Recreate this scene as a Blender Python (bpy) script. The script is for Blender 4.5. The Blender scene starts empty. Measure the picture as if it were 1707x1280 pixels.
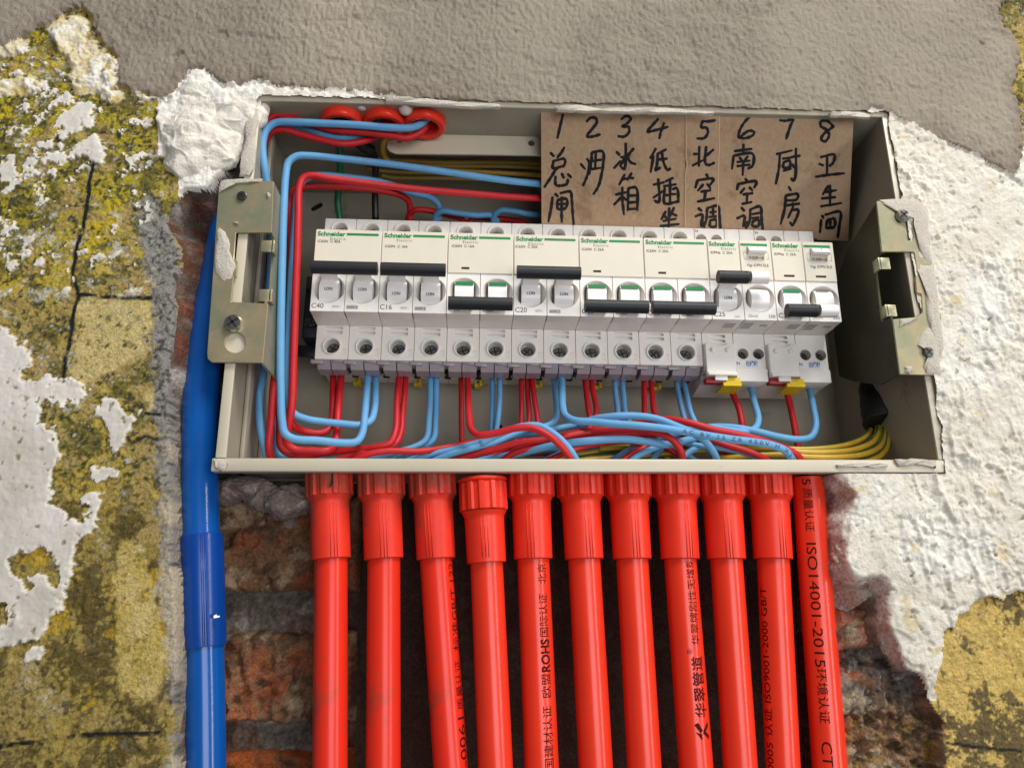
import bpy, bmesh, math, random
import numpy as np
from mathutils import Vector, Matrix
random.seed(7)
SC = bpy.context.scene
COL = SC.collection
S = 0.001                                   # everything below is written in millimetres
# ---------------------------------------------------------------- camera
CAM = np.array([-56.7032, -357.7754, -164.0290]); FPX = 1273.6
PI_, YA_, RO_ = .2826, .0540, -.0075
def basis(p, y, r):
    cp, sp, cy, sy, cr, sr = math.cos(p), math.sin(p), math.cos(y), math.sin(y), math.cos(r), math.sin(r)
    f = np.array([sy*cp, cy*cp, sp]); rt = np.array([cy, -sy, 0.]); up = np.cross(rt, f)
    return cr*rt+sr*up, -sr*rt+cr*up, f
RT, UP, FW = basis(PI_, YA_, RO_)
cd = bpy.data.cameras.new('camera'); cam = bpy.data.objects.new('camera', cd); COL.objects.link(cam)
cd.sensor_width = 36; cd.lens = 36*FPX/1707; cd.clip_start = .01; cd.clip_end = 50
cam.matrix_world = Matrix(((RT[0], UP[0], -FW[0], CAM[0]*S), (RT[1], UP[1], -FW[1], CAM[1]*S), (RT[2], UP[2], -FW[2], CAM[2]*S), (0, 0, 0, 1)))
SC.camera = cam
# ---------------------------------------------------------------- light of the room: soft window light, plus an added streak strip and front fill
w = bpy.data.worlds.new('World'); SC.world = w; w.use_nodes = True
w.node_tree.nodes['Background'].inputs[0].default_value = (.92, .94, 1, 1)
w.node_tree.nodes['Background'].inputs[1].default_value = .13
def area(name, loc, target, sx, sy, power, col):
    l = bpy.data.lights.new(name, 'AREA'); l.shape = 'RECTANGLE'; l.size = sx; l.size_y = sy; l.energy = power; l.color = col
    o = bpy.data.objects.new(name, l); COL.objects.link(o); o.location = loc
    o.rotation_euler = (Vector(target)-Vector(loc)).to_track_quat('-Z', 'Y').to_euler()
area('window_light', (.42, -.78, 1.12), (0, 0, 0), .55, .55, 25, (1, .985, .95))
area('pipe_streak_light', (1.75, -1.25, .1), (0, 0, -.05), .2, 1.9, 19, (1, .97, .92))  # tall strip lamp added for the vertical streaks on the pipes
area('front_fill_light', (.45, -1.7, -.35), (0, 0, 0), 1.0, .8, 15, (.95, .965, 1))  # fill added low in front to brighten the lower breaker faces
SC.view_settings.view_transform = 'Standard'; SC.view_settings.look = 'None'
SC.view_settings.exposure = -.22; SC.view_settings.gamma = 1
SC.render.engine = 'CYCLES'

# ---------------------------------------------------------------- projecting helpers
def P(px, py, Y):
    d = FW+RT*(px-853.5)/FPX-UP*(py-640)/FPX; t = (Y-CAM[1])/d[1]; return CAM+d*t
def PPL(px, py, p0, n):
    d = FW+RT*(px-853.5)/FPX-UP*(py-640)/FPX; t = np.dot(p0-CAM, n)/np.dot(d, n); return CAM+d*t
def lin(c):
    return tuple(((v/255+.055)/1.055)**2.4 if v > 10 else v/255/12.92 for v in c)
# ---------------------------------------------------------------- materials
def mat(name, rgb, rough=.5, metal=0, bump=0, bscale=1.0, var=0, vscale=.3, spec=.5, dirt=None, dscale=.05, dthr=.55, trans=0, coat=0, sub=0, stretch=(1, 1, 1), attr=None, bdist=.2):
    m = bpy.data.materials.new(name); m.use_nodes = True; nt = m.node_tree; N = nt.nodes; L = nt.links
    b = N['Principled BSDF']
    b.inputs['Roughness'].default_value = rough; b.inputs['Metallic'].default_value = metal
    b.inputs['Specular IOR Level'].default_value = spec; b.inputs['Transmission Weight'].default_value = trans
    b.inputs['Coat Weight'].default_value = coat; b.inputs['Coat Roughness'].default_value = .15
    if sub:
        b.inputs['Subsurface Weight'].default_value = sub; b.inputs['Subsurface Radius'].default_value = (1, .6, .5); b.inputs['Subsurface Scale'].default_value = .001
    tc = N.new('ShaderNodeTexCoord'); mp = N.new('ShaderNodeMapping'); mp.inputs['Scale'].default_value = [1000*s for s in stretch]
    L.new(tc.outputs['Object'], mp.inputs['Vector'])
    def noise(sc, det=4, ro=.6):
        n = N.new('ShaderNodeTexNoise'); n.inputs['Scale'].default_value = sc; n.inputs['Detail'].default_value = det
        n.inputs['Roughness'].default_value = ro; L.new(mp.outputs['Vector'], n.inputs['Vector']); return n.outputs['Fac']
    if attr:
        a = N.new('ShaderNodeAttribute'); a.attribute_name = attr; col = a.outputs['Color']
    else:
        r = N.new('ShaderNodeRGB'); r.outputs[0].default_value = (*rgb, 1); col = r.outputs[0]
    def mult(col, fac, lo, hi):
        mr = N.new('ShaderNodeMapRange'); mr.inputs[1].default_value = .3; mr.inputs[2].default_value = .7; mr.inputs[3].default_value = lo; mr.inputs[4].default_value = hi
        L.new(fac, mr.inputs[0]); v = N.new('ShaderNodeVectorMath'); v.operation = 'SCALE'
        L.new(col, v.inputs[0]); L.new(mr.outputs[0], v.inputs['Scale']); return v.outputs[0]
    if var: col = mult(col, noise(vscale), 1-var, 1+var)
    if dirt:
        n = noise(dscale, 6, .7); mr = N.new('ShaderNodeMapRange'); mr.inputs[1].default_value = dthr; mr.inputs[2].default_value = dthr+.12
        L.new(n, mr.inputs[0]); mx = N.new('ShaderNodeMix'); mx.data_type = 'RGBA'
        L.new(mr.outputs[0], mx.inputs['Factor']); L.new(col, mx.inputs['A']); mx.inputs['B'].default_value = (*dirt, 1); col = mx.outputs['Result']
    L.new(col, b.inputs['Base Color'])
    if bump:
        bp = N.new('ShaderNodeBump'); bp.inputs['Strength'].default_value = bump; bp.inputs['Distance'].default_value = bdist*S
        L.new(noise(bscale, 5, .65), bp.inputs['Height']); L.new(bp.outputs['Normal'], b.inputs['Normal'])
    return m
M = dict(
    white=mat('breaker_plastic', lin((236, 231, 224)), .42, dirt=lin((204, 192, 180)), dscale=.1, dthr=.6, var=.02, vscale=.15, bump=.15, bscale=3, bdist=.04),
    label=mat('label_plastic', lin((222, 214, 196)), .38, var=.02, vscale=.1, bump=.12, bscale=4, bdist=.03),
    drum=mat('toggle_plastic', lin((244, 240, 238)), .3),
    black=mat('black_plastic', lin((24, 25, 30)), .55, bump=.1, bscale=3, bdist=.04),
    green=mat('green_print', lin((10, 130, 66)), .45),
    ink=mat('dark_print', lin((62, 60, 60)), .5),
    pipeink=mat('pipe_print', lin((70, 20, 18)), .75, spec=.1),
    wing=mat('shaded_zinc', lin((70, 66, 48)), .5, .5, var=.2, vscale=.04),  # bracket zinc again, its dark reflections put into the colour
    greyink=mat('grey_print', lin((150, 148, 150)), .5),
    greyprint=mat('grey_print_block', lin((178, 174, 172)), .5),
    blueink=mat('blue_print', lin((20, 120, 190)), .45),
    pink=mat('pale_blue_shadow_plastic', lin((205, 200, 205)), .4),
    brownslot=mat('dark_slot', lin((52, 26, 22)), .6),
    shroud=mat('clear_terminal_cover', lin((196, 186, 192)), .18, trans=.45, spec=.6),
    cavity=mat('terminal_cavity', lin((24, 18, 18)), .7),
    screw=mat('zinc_screw', lin((120, 122, 118)), .28, 1, bump=.5, bscale=2.5, bdist=.15, var=.3, vscale=.9),
    brightscrew=mat('bright_screw', lin((190, 185, 178)), .25, 1, bump=.2, bscale=2),
    yellow=mat('yellow_clip', lin((222, 190, 20)), .4, var=.08, vscale=.4),
    redclip=mat('dark_red_clip', lin((168, 22, 28)), .4),
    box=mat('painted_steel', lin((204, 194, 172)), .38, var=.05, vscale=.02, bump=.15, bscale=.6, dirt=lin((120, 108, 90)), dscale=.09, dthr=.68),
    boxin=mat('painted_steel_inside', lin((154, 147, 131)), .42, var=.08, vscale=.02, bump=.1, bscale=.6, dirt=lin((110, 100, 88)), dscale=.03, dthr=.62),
    zinc=mat('yellow_passivated_zinc', lin((184, 170, 136)), .4, .65, var=.16, vscale=.05, dirt=lin((158, 160, 132)), dscale=.022, dthr=.45, bump=.2, bscale=.15),
    rail=mat('steel_rail', lin((70, 74, 82)), .35, .9, var=.2, vscale=.2),
    red=mat('red_wire_insulation', lin((190, 24, 32)), .5, var=.07, vscale=.12, bump=.1, bscale=.5, spec=.45),
    blue=mat('blue_wire_insulation', lin((100, 160, 206)), .52, var=.06, vscale=.12, bump=.1, bscale=.5, spec=.4),
    gw=mat('green_wire_insulation', lin((10, 105, 72)), .35, bump=.15, bscale=.5),
    kw=mat('black_wire_insulation', lin((20, 20, 22)), .38, bump=.4, bscale=.4),
    tape=mat('black_tape', lin((16, 16, 18)), .5, bump=.6, bscale=.35, bdist=.6),
    yw=mat('yellow_wire_insulation', lin((200, 160, 50)), .38, var=.1, vscale=.2),
    ywd=mat('shaded_yellow_insulation', lin((138, 114, 46)), .6),  # darker copy of the yellow insulation, roof shade put into the colour
    gs=mat('green_stripe', lin((60, 120, 50)), .4),
    pipe=mat('red_conduit', lin((234, 56, 30)), .27, var=.05, vscale=.03, spec=.45, bump=.08, bscale=.15, bdist=.3, sub=.0),
    pipedust=mat('dusty_red_conduit', lin((230, 48, 28)), .28, dirt=lin((160, 64, 46)), dscale=.016, dthr=.5, spec=.35, bump=.08, bscale=.2),
    fitting=mat('red_fitting', lin((234, 54, 32)), .34, var=.06, vscale=.08, spec=.4, bump=.1, bscale=.3, dirt=lin((190, 70, 55)), dscale=.04, dthr=.66),
    fitdust=mat('dusty_red_fitting', lin((228, 54, 36)), .42, var=.06, vscale=.08, spec=.3, dirt=lin((158, 66, 48)), dscale=.03, dthr=.47),
    bpipe=mat('blue_conduit', lin((10, 82, 160)), .18, var=.05, vscale=.03, spec=.5, bump=.1, bscale=.2, dirt=lin((60, 110, 170)), dscale=.25, dthr=.74),
    bfit=mat('dark_blue_fitting', lin((8, 64, 146)), .25, spec=.45, bump=.15, bscale=.3, dirt=lin((70, 110, 170)), dscale=.3, dthr=.7),
    card=mat('cardboard', lin((176, 148, 120)), .9, var=.1, vscale=.5, bump=.6, bscale=.9, bdist=.18, dirt=lin((150, 122, 96)), dscale=.06, dthr=.55, spec=.2, stretch=(1, 1, .5)),
    cardcut=mat('card_crease', lin((206, 178, 142)), .9, spec=.1),
    marker=mat('marker_ink', lin((24, 22, 26)), .4, spec=.35),
    brick=mat('brick_clay', (1, 1, 1), .85, bump=1, bscale=.9, bdist=1.6, var=.35, vscale=.6, attr='col', spec=.25),
    stone=mat('mortar_stone', lin((140, 122, 112)), .85, bump=1, bscale=.8, bdist=1.0, var=.25, vscale=.5, spec=.2, dirt=lin((186, 176, 170)), dscale=.2, dthr=.55),
    cap=mat('white_cap_plastic', lin((206, 198, 192)), .45, bump=.3, bscale=.3),
    wallm=mat('old_wall', (1, 1, 1), .85, bump=1, bscale=.7, bdist=.9, var=.28, vscale=.9, attr='col', spec=.25),
    mortar=mat('mortar_render', (1, 1, 1), .92, bump=1, bscale=1.1, bdist=.75, var=.1, vscale=1.6, attr='col', spec=.15),
    plaster=mat('white_plaster', (1, 1, 1), .75, bump=1, bscale=.6, bdist=.75, var=.07, vscale=.5, attr='col', spec=.3),
    paint=mat('flaking_white_paint', (1, 1, 1), .6, bump=.6, bscale=.35, bdist=.4, var=.03, vscale=.3, attr='col', spec=.3),
    chalk=mat('plaster_smear', lin((196, 188, 174)), .85, bump=1, bscale=.8, bdist=.8, var=.1, vscale=.8),
    paper=mat('printed_paper', lin((196, 200, 214)), .8, var=.25, vscale=.6),
)
# ---------------------------------------------------------------- mesh helpers
class MB:
    def __init__(s): s.v = []; s.f = []
    def add(s, vs, fs):
        o = len(s.v); s.v += [tuple(map(float, p)) for p in vs]; s.f += [tuple(i+o for i in f) for f in fs]; return s
    def box(s, x0, x1, y0, y1, z0, z1, bev=0):
        if bev <= 0:
            v = [(x, y, z) for x in (x0, x1) for y in (y0, y1) for z in (z0, z1)]
            return s.add(v, [(0, 1, 3, 2), (4, 6, 7, 5), (0, 4, 5, 1), (2, 3, 7, 6), (0, 2, 6, 4), (1, 5, 7, 3)])
        bm = bmesh.new(); bmesh.ops.create_cube(bm, size=1)
        for v in bm.verts: v.co = ((x0+x1)/2+v.co.x*(x1-x0), (y0+y1)/2+v.co.y*(y1-y0), (z0+z1)/2+v.co.z*(z1-z0))
        bmesh.ops.bevel(bm, geom=bm.edges[:], offset=bev, segments=2, affect='EDGES', profile=.5)
        bm.verts.index_update(); s.add([v.co[:] for v in bm.verts], [[v.index for v in f.verts] for f in bm.faces]); bm.free(); return s
    def prism(s, poly, a, b, fn):            # poly of 2d points, fn(u, v, t) -> xyz, t = a..b
        n = len(poly); v = [fn(u, w_, a) for u, w_ in poly]+[fn(u, w_, b) for u, w_ in poly]
        return s.add(v, [tuple(range(n))[::-1], tuple(range(n, 2*n))]+[(i, (i+1) % n, n+(i+1) % n, n+i) for i in range(n)])
    def lathe(s, prof, c, ax, seg=24, cap0=True, cap1=True):   # prof [(r, t)] along axis ax from c
        ax = Vector(ax).normalized(); a = ax.orthogonal().normalized(); b = ax.cross(a); c = Vector(c); v = []
        for r, t in prof:
            for k in range(seg):
                th = 2*math.pi*k/seg; v.append(c+ax*t+(a*math.cos(th)+b*math.sin(th))*r)
        f = []
        for i in range(len(prof)-1):
            for k in range(seg): k2 = (k+1) % seg; f.append((i*seg+k, i*seg+k2, (i+1)*seg+k2, (i+1)*seg+k))
        if cap0: f.append(tuple(range(seg))[::-1])
        if cap1: f.append(tuple((len(prof)-1)*seg+k for k in range(seg)))
        return s.add(v, f)
    def tube(s, pts, r, seg=12, caps=True, taper=None, ph=0, arc=None):
        pts = [Vector(p) for p in pts]; n = len(pts); T = []
        for i in range(n): T.append((pts[min(i+1, n-1)]-pts[max(i-1, 0)]).normalized())
        a = T[0].orthogonal().normalized(); v = []; m = seg if arc is None else seg+1
        if arc is not None:
            a = Vector((0, -1, 0)); a = (a-T[0]*a.dot(T[0])).normalized()
        for i in range(n):
            a = (a-T[i]*a.dot(T[i])).normalized(); b = T[i].cross(a); rr = r if taper is None else r*taper[i]
            for k in range(m):
                th = (2*math.pi*k/seg if arc is None else arc[0]+(arc[1]-arc[0])*k/seg)+ph
                v.append(pts[i]+(a*math.cos(th)+b*math.sin(th))*rr)
        f = []
        for i in range(n-1):
            for k in range(seg):
                k2 = (k+1) % m if arc is None else k+1
                f.append((i*m+k, i*m+k2, (i+1)*m+k2, (i+1)*m+k))
        if caps and arc is None: f += [tuple(range(seg))[::-1], tuple((n-1)*seg+k for k in range(seg))]
        return s.add(v, f)
    def mesh(s, name, smooth=35):
        me = bpy.data.meshes.new(name); me.from_pydata([(x*S, y*S, z*S) for x, y, z in s.v], [], s.f); me.update()
        bm = bmesh.new(); bm.from_mesh(me); bmesh.ops.recalc_face_normals(bm, faces=bm.faces[:]); bm.to_mesh(me); bm.free()
        if smooth:
            me.shade_smooth()
            if smooth < 180: me.set_sharp_from_angle(angle=math.radians(smooth))
        return me
    def obj(s, name, m, parent=None, smooth=35, label=None): return link(name, s.mesh(name, smooth), m, parent, label)
def link(name, me, m, parent=None, label=None):
    o = bpy.data.objects.new(name, me); COL.objects.link(o)
    if m is not None and not me.materials: me.materials.append(M[m] if isinstance(m, str) else m)
    if parent is not None: o.parent = parent
    if label: o['label'] = label
    return o
def thing(name, label, cat, loc=(0, 0, 0), roty=0, group=None):
    o = bpy.data.objects.new(name, None); COL.objects.link(o); o.empty_display_size = .01
    o.location = [c*S for c in loc]; o.rotation_euler = (0, roty, 0); return tag(o, label, cat, group)
def tag(o, label, cat, group=None):
    o['label'] = label; o['category'] = cat
    if group: o['group'] = group
    return o
def catmull(pts, n=7):
    P_ = [np.array(p, float) for p in pts]; P_ = [2*P_[0]-P_[1]]+P_+[2*P_[-1]-P_[-2]]; out = []
    for i in range(1, len(P_)-2):
        a, b, c, d = P_[i-1:i+3]
        # centripetal
        t0 = 0; t1 = t0+max(np.linalg.norm(b-a), 1e-3)**.5; t2 = t1+max(np.linalg.norm(c-b), 1e-3)**.5; t3 = t2+max(np.linalg.norm(d-c), 1e-3)**.5
        for k in range(n):
            t = t1+(t2-t1)*k/n
            A1 = (t1-t)/(t1-t0)*a+(t-t0)/(t1-t0)*b; A2 = (t2-t)/(t2-t1)*b+(t-t1)/(t2-t1)*c; A3 = (t3-t)/(t3-t2)*c+(t-t2)/(t3-t2)*d
            B1 = (t2-t)/(t2-t0)*A1+(t-t0)/(t2-t0)*A2; B2 = (t3-t)/(t3-t1)*A2+(t-t1)/(t3-t1)*A3
            out.append((t2-t)/(t2-t1)*B1+(t-t1)/(t2-t1)*B2)
    out.append(P_[-2]); return out
_tc = {}
def glyphs(txt, bold=0, spacing=1):
    """outline of a text as (verts2d, faces), height of a capital = 1, starting at 0,0"""
    k = (txt, bold, spacing)
    if k in _tc: return _tc[k]
    cu = bpy.data.curves.new('t', 'FONT'); cu.body = txt; cu.size = 1; cu.offset = bold; cu.resolution_u = 3; cu.space_character = spacing
    o = bpy.data.objects.new('t', cu); COL.objects.link(o); dg = bpy.context.evaluated_depsgraph_get(); dg.update()
    me = bpy.data.meshes.new_from_object(o.evaluated_get(dg)); v = [(p.co.x/.69, p.co.y/.69) for p in me.vertices]; f = [tuple(p.vertices) for p in me.polygons]
    bpy.data.objects.remove(o); bpy.data.curves.remove(cu); bpy.data.meshes.remove(me)
    if v:
        x0 = min(p[0] for p in v); v = [(x-x0, y) for x, y in v]
    _tc[k] = (v, f); return _tc[k]
def print_on(txt, x, z, h, Y, width=None, bold=0, mb=None, fn=None, spacing=1, italic=0):
    v, f = glyphs(txt, bold, spacing); mb = mb or MB()
    if not v: return mb
    W_ = max(p[0] for p in v); sx = width/W_ if width else h
    fn = fn or (lambda a, b: (a, Y, b))
    return mb.add([fn(x+(a+italic*b)*sx, z+b*h) for a, b in v], f)
def wrap_text(txt, path, start, r, size, phi0=0, bold=.0, flip=1, mb=None, aspect=1, lift=.08, gap=1):
    """letters lying on the skin of a tube; path in mm, start = arc length, phi0 angle from the side facing the room"""
    v, f = glyphs(txt, bold, gap); mb = mb or MB()
    if not v: return mb
    bm = bmesh.new(); vs = [bm.verts.new((a*size*aspect, b*size, 0)) for a, b in v]
    for q in f:
        try: bm.faces.new([vs[i] for i in q])
        except ValueError: pass
    st = max(r*.16, .12); c = -size*.3
    while c < size*1.2:
        bmesh.ops.bisect_plane(bm, geom=bm.verts[:]+bm.edges[:]+bm.faces[:], plane_co=(0, c, 0), plane_no=(0, 1, 0)); c += st
    bm.verts.index_update()
    pts = [np.array(p, float) for p in path]; L = [0]
    for a, b in zip(pts, pts[1:]): L.append(L[-1]+np.linalg.norm(b-a))
    L = np.array(L); A = np.array(pts); out = []
    for vv in bm.verts:
        u = start+vv.co.x; x = np.array([np.interp(u, L, A[:, i]) for i in range(3)])
        x2 = np.array([np.interp(u+1, L, A[:, i]) for i in range(3)]); x1 = np.array([np.interp(u-1, L, A[:, i]) for i in range(3)])
        T = x2-x1; T /= max(np.linalg.norm(T), 1e-9); n = np.array([0, -1., 0]); n -= T*n.dot(T); n /= np.linalg.norm(n); b = np.cross(n, T)*1.0
        ph = phi0-(vv.co.y-size*.5)/r
        out.append(x+(n*math.cos(ph)-b*math.sin(ph))*(r+lift))
    mb.add(out, [[v_.index for v_ in q.verts] for q in bm.faces]); bm.free(); return mb
def plate(outer, holes, fn, t0, t1, bevel=0):
    """flat sheet with real holes; outlines in 2d, fn(u, v, t) -> xyz"""
    cu = bpy.data.curves.new('p', 'CURVE'); cu.dimensions = '2D'; cu.fill_mode = 'BOTH'; cu.extrude = .5; cu.bevel_depth = 0
    for pl in [outer]+holes:
        sp = cu.splines.new('POLY'); sp.points.add(len(pl)-1); sp.use_cyclic_u = True
        for p, (a, b) in zip(sp.points, pl): p.co = (a, b, 0, 1)
    o = bpy.data.objects.new('p', cu); COL.objects.link(o); dg = bpy.context.evaluated_depsgraph_get(); dg.update()
    me = bpy.data.meshes.new_from_object(o.evaluated_get(dg))
    v = [fn(p.co.x, p.co.y, t0 if p.co.z > 0 else t1) for p in me.vertices]; f = [tuple(p.vertices) for p in me.polygons]
    bpy.data.objects.remove(o); bpy.data.curves.remove(cu); bpy.data.meshes.remove(me)
    bm = bmesh.new(); vs = [bm.verts.new(p) for p in v]
    for q in f:
        try: bm.faces.new([vs[i] for i in q])
        except ValueError: pass
    bmesh.ops.remove_doubles(bm, verts=bm.verts[:], dist=1e-4); bmesh.ops.recalc_face_normals(bm, faces=bm.faces[:])
    if bevel:
        ed = [e for e in bm.edges if len(e.link_faces) == 2 and e.calc_face_angle(0) > 1.2]
        bmesh.ops.bevel(bm, geom=ed, offset=bevel, segments=1, affect='EDGES')
    bm.verts.index_update(); mb = MB().add([p.co[:] for p in bm.verts], [[q.index for q in g.verts] for g in bm.faces]); bm.free(); return mb
def circ(x, y, r, n=28, ry=None): return [(x+r*math.cos(2*math.pi*i/n), y+(ry or r)*math.sin(2*math.pi*i/n)) for i in range(n)]
def rrect(x0, x1, y0, y1, r, n=4):
    o = []
    for cx, cy, a in ((x1-r, y1-r, 0), (x0+r, y1-r, 90), (x0+r, y0+r, 180), (x1-r, y0+r, 270)):
        for i in range(n+1): t = math.radians(a+90*i/n); o.append((cx+r*math.cos(t), cy+r*math.sin(t)))
    return o
FR = lambda u, v, t: (u, t, v)             # a sheet facing the room
# ================================================================ THE WALL (one relief, split into its layers)
def vnoise(x, y, sc, seed):
    rs = np.random.RandomState(seed); G = rs.rand(256, 256)
    u = x/sc+seed*3.7; v = y/sc+seed*1.3; iu = np.floor(u).astype(int); iv = np.floor(v).astype(int); fu = u-iu; fv = v-iv
    fu = fu*fu*fu*(fu*(fu*6-15)+10); fv = fv*fv*fv*(fv*(fv*6-15)+10)
    g = lambda a, b: G[a & 255, b & 255]
    return (g(iu, iv)*(1-fu)*(1-fv)+g(iu+1, iv)*fu*(1-fv)+g(iu, iv+1)*(1-fu)*fv+g(iu+1, iv+1)*fu*fv)*2-1
def fbm(x, y, sc, o, seed, rough=.5):
    a = 1; t = 0; s_ = 0
    for i in range(o): t = t+a*vnoise(x*(.8 if i % 2 else 1)+y*(.6 if i % 2 else 0), y*(.8 if i % 2 else 1)-x*(.6 if i % 2 else 0), sc/2**i, seed+i*7); s_ += a; a *= rough
    return t/s_
def sst(a, b, x): t = np.clip((x-a)/(b-a), 0, 1); return t*t*(3-2*t)
def sdf(px, py, poly):
    """signed distance in photo pixels, > 0 inside"""
    poly = np.array(poly, float); d = np.full(px.shape, 1e9); ins = np.zeros(px.shape, bool); n = len(poly)
    for i in range(n):
        a = poly[i]; b = poly[(i+1) % n]; e = b-a; L = max((e**2).sum(), 1e-9)
        t = np.clip(((px-a[0])*e[0]+(py-a[1])*e[1])/L, 0, 1)
        d = np.minimum(d, (px-a[0]-e[0]*t)**2+(py-a[1]-e[1]*t)**2)
        c = (a[1] > py) != (b[1] > py)
        if abs(e[1]) > 1e-9: ins ^= c & (px < (py-a[1])/e[1]*e[0]+a[0])
    d = np.sqrt(d); return np.where(ins, d, -d)
STEP = .65
gx = np.arange(-356, 300, STEP); gz = np.arange(-262, 186, STEP)
GX, GZ = np.meshgrid(gx, gz); nx, nz = len(gx), len(gz)
D_ = np.stack([GX-CAM[0], np.full_like(GX, -CAM[1]), GZ-CAM[2]], -1); W_ = D_@FW
PX = 853.5+FPX*(D_@RT)/W_; PY = 640-FPX*(D_@UP)/W_
qx = PX[::4, ::4]; qy = PY[::4, ::4]
def up4(a):
    zi = np.minimum(np.arange(nz)/4, a.shape[0]-1.001); xi = np.minimum(np.arange(nx)/4, a.shape[1]-1.001)
    z0 = zi.astype(int); x0 = xi.astype(int); fz = (zi-z0)[:, None]; fx = (xi-x0)[None, :]
    A = a[z0][:, x0]; B = a[z0][:, x0+1]; C = a[z0+1][:, x0]; D = a[z0+1][:, x0+1]
    return A*(1-fz)*(1-fx)+B*(1-fz)*fx+C*fz*(1-fx)+D*fz*fx
F = lambda sc, o, seed, rough=.5, ax=1, az=1: fbm(GX*ax, GZ*az, sc, o, seed, rough)
edge = F(9, 4, 11, .6)                                       # ragged edges, in px when multiplied
n40 = F(40, 4, 21); n12 = F(12, 4, 31); n5 = F(5, 4, 41); n25 = F(2.6, 3, 51); n80 = F(85, 3, 61)
def reg(polys, amp=9, off=0):
    d = None
    for p in polys:
        s_ = up4(sdf(qx, qy, p)); d = s_ if d is None else np.maximum(d, s_)
    return d+edge*amp+n25*amp*.55+off
MORT = [(-900, -900), (2600, -900), (2600, 150), (1722, 225), (1700, 200), (1690, 140), (1702, 100), (1690, 60), (1668, 30), (1682, 0), (1700, -60), (1740, -60), (1760, 300), (1690, 297), (1660, 285), (1620, 262), (1570, 240), (1540, 228), (1500, 222), (1470, 205), (1450, 230), (905, 230), (780, 178), (660, 168), (560, 158), (450, 148), (430, 136), (395, 148), (372, 146), (350, 128), (335, 118), (312, 122), (300, 148), (270, 165), (240, 160), (190, 148), (200, 120), (195, 100), (170, 70), (150, 30), (135, 15), (110, 20), (80, 45), (50, 60), (20, 75), (-10, 80), (-900, 200)]
MORT = [(-900, -900), (2600, -900), (2600, 150), (1722, 225)]+MORT[13:]
YTOP = [(1672, -10), (1660, 20), (1684, 55), (1700, 110), (1686, 145), (1700, 200), (1705, 300), (2600, 300), (2600, -10)]
PLR = [(1440, 180), (1540, 222), (1620, 262), (1660, 285), (1690, 300), (1710, 215), (2600, 200), (2600, 1010), (1735, 985), (1690, 986), (1665, 1000), (1645, 990), (1610, 1012), (1588, 1050), (1572, 1046), (1574, 1090), (1560, 1130), (1546, 1158), (1535, 1110), (1514, 1120), (1490, 1070), (1478, 1040), (1490, 980), (1465, 960), (1430, 965), (1405, 940), (1412, 870), (1425, 825), (1388, 786), (1500, 740)]
LUMP = [(262, 185), (280, 168), (300, 150), (312, 122), (335, 118), (350, 128), (372, 146), (395, 148), (430, 136), (450, 145), (560, 156), (660, 166), (660, 200), (430, 200), (422, 205), (405, 232), (375, 240), (350, 250), (320, 258), (290, 258), (274, 245), (265, 220)]
CREAM = [[(75, 50), (90, 40), (130, 18), (146, 30), (152, 68), (195, 100), (198, 140), (185, 152), (165, 165), (150, 152), (120, 118), (90, 70)], [(110, 118), (150, 92), (195, 112), (192, 150), (180, 165), (150, 160), (120, 160)], [(165, 148), (240, 150), (262, 165), (245, 172), (200, 168), (165, 165)], [(0, 60), (40, 62), (48, 80), (20, 95), (0, 100), (-60, 90)], [(0, 130), (60, 120), (75, 150), (40, 165), (0, 165), (-60, 160)]]
PAINT = [[(-300, 540), (0, 545), (25, 560), (50, 585), (60, 612), (44, 640), (64, 690), (75, 715), (95, 718), (96, 760), (90, 790), (92, 835), (112, 845), (118, 868), (132, 860), (140, 822), (180, 814), (170, 858), (135, 905), (120, 950), (102, 1010), (80, 1060), (60, 1070), (30, 1072), (0, 1085), (-300, 1100)],
         [(168, 658), (182, 660), (215, 690), (247, 664), (232, 700), (210, 738), (196, 756), (178, 748), (182, 730), (165, 700)], [(75, 205), (105, 188), (165, 157), (164, 190), (152, 220), (118, 222), (95, 212)], [(62, 268), (82, 250), (112, 252), (108, 268), (90, 280), (66, 274)], [(112, 255), (150, 225), (172, 232), (186, 242), (166, 268), (148, 262), (130, 262)], [(50, 1078), (66, 1072), (64, 1090), (40, 1110), (36, 1100)], [(0, 268), (20, 262), (30, 300), (0, 310)], [(150, 790), (185, 782), (195, 795), (160, 806)], [(0, 640), (120, 630), (150, 655), (120, 680), (80, 668), (0, 660)]]
PHOLE = [[(12, 935), (32, 915), (52, 920), (76, 912), (92, 945), (102, 968), (92, 978), (78, 962), (64, 960), (44, 985), (38, 965), (18, 952)], [(-40, 1015), (5, 1010), (14, 1030), (0, 1050), (-40, 1050)], [(118, 860), (122, 838), (146, 842), (142, 866), (128, 868)], [(20, 1025), (30, 1018), (34, 1040), (24, 1042)]]
FLATY = [[(132, 496), (250, 500), (270, 522), (245, 590), (190, 622), (150, 640), (112, 650), (120, 590)], [(240, 645), (262, 650), (258, 690), (240, 700)], [(195, 900), (240, 905), (262, 1010), (285, 1120), (250, 1170), (200, 1150), (190, 1040)]]
GREY = [[(262, 318), (300, 395), (310, 560), (300, 720), (320, 1400), (272, 1400), (286, 1200), (276, 1060), (262, 980), (262, 860), (258, 740), (250, 600), (256, 520), (232, 430), (222, 350), (236, 322)]]
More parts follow.
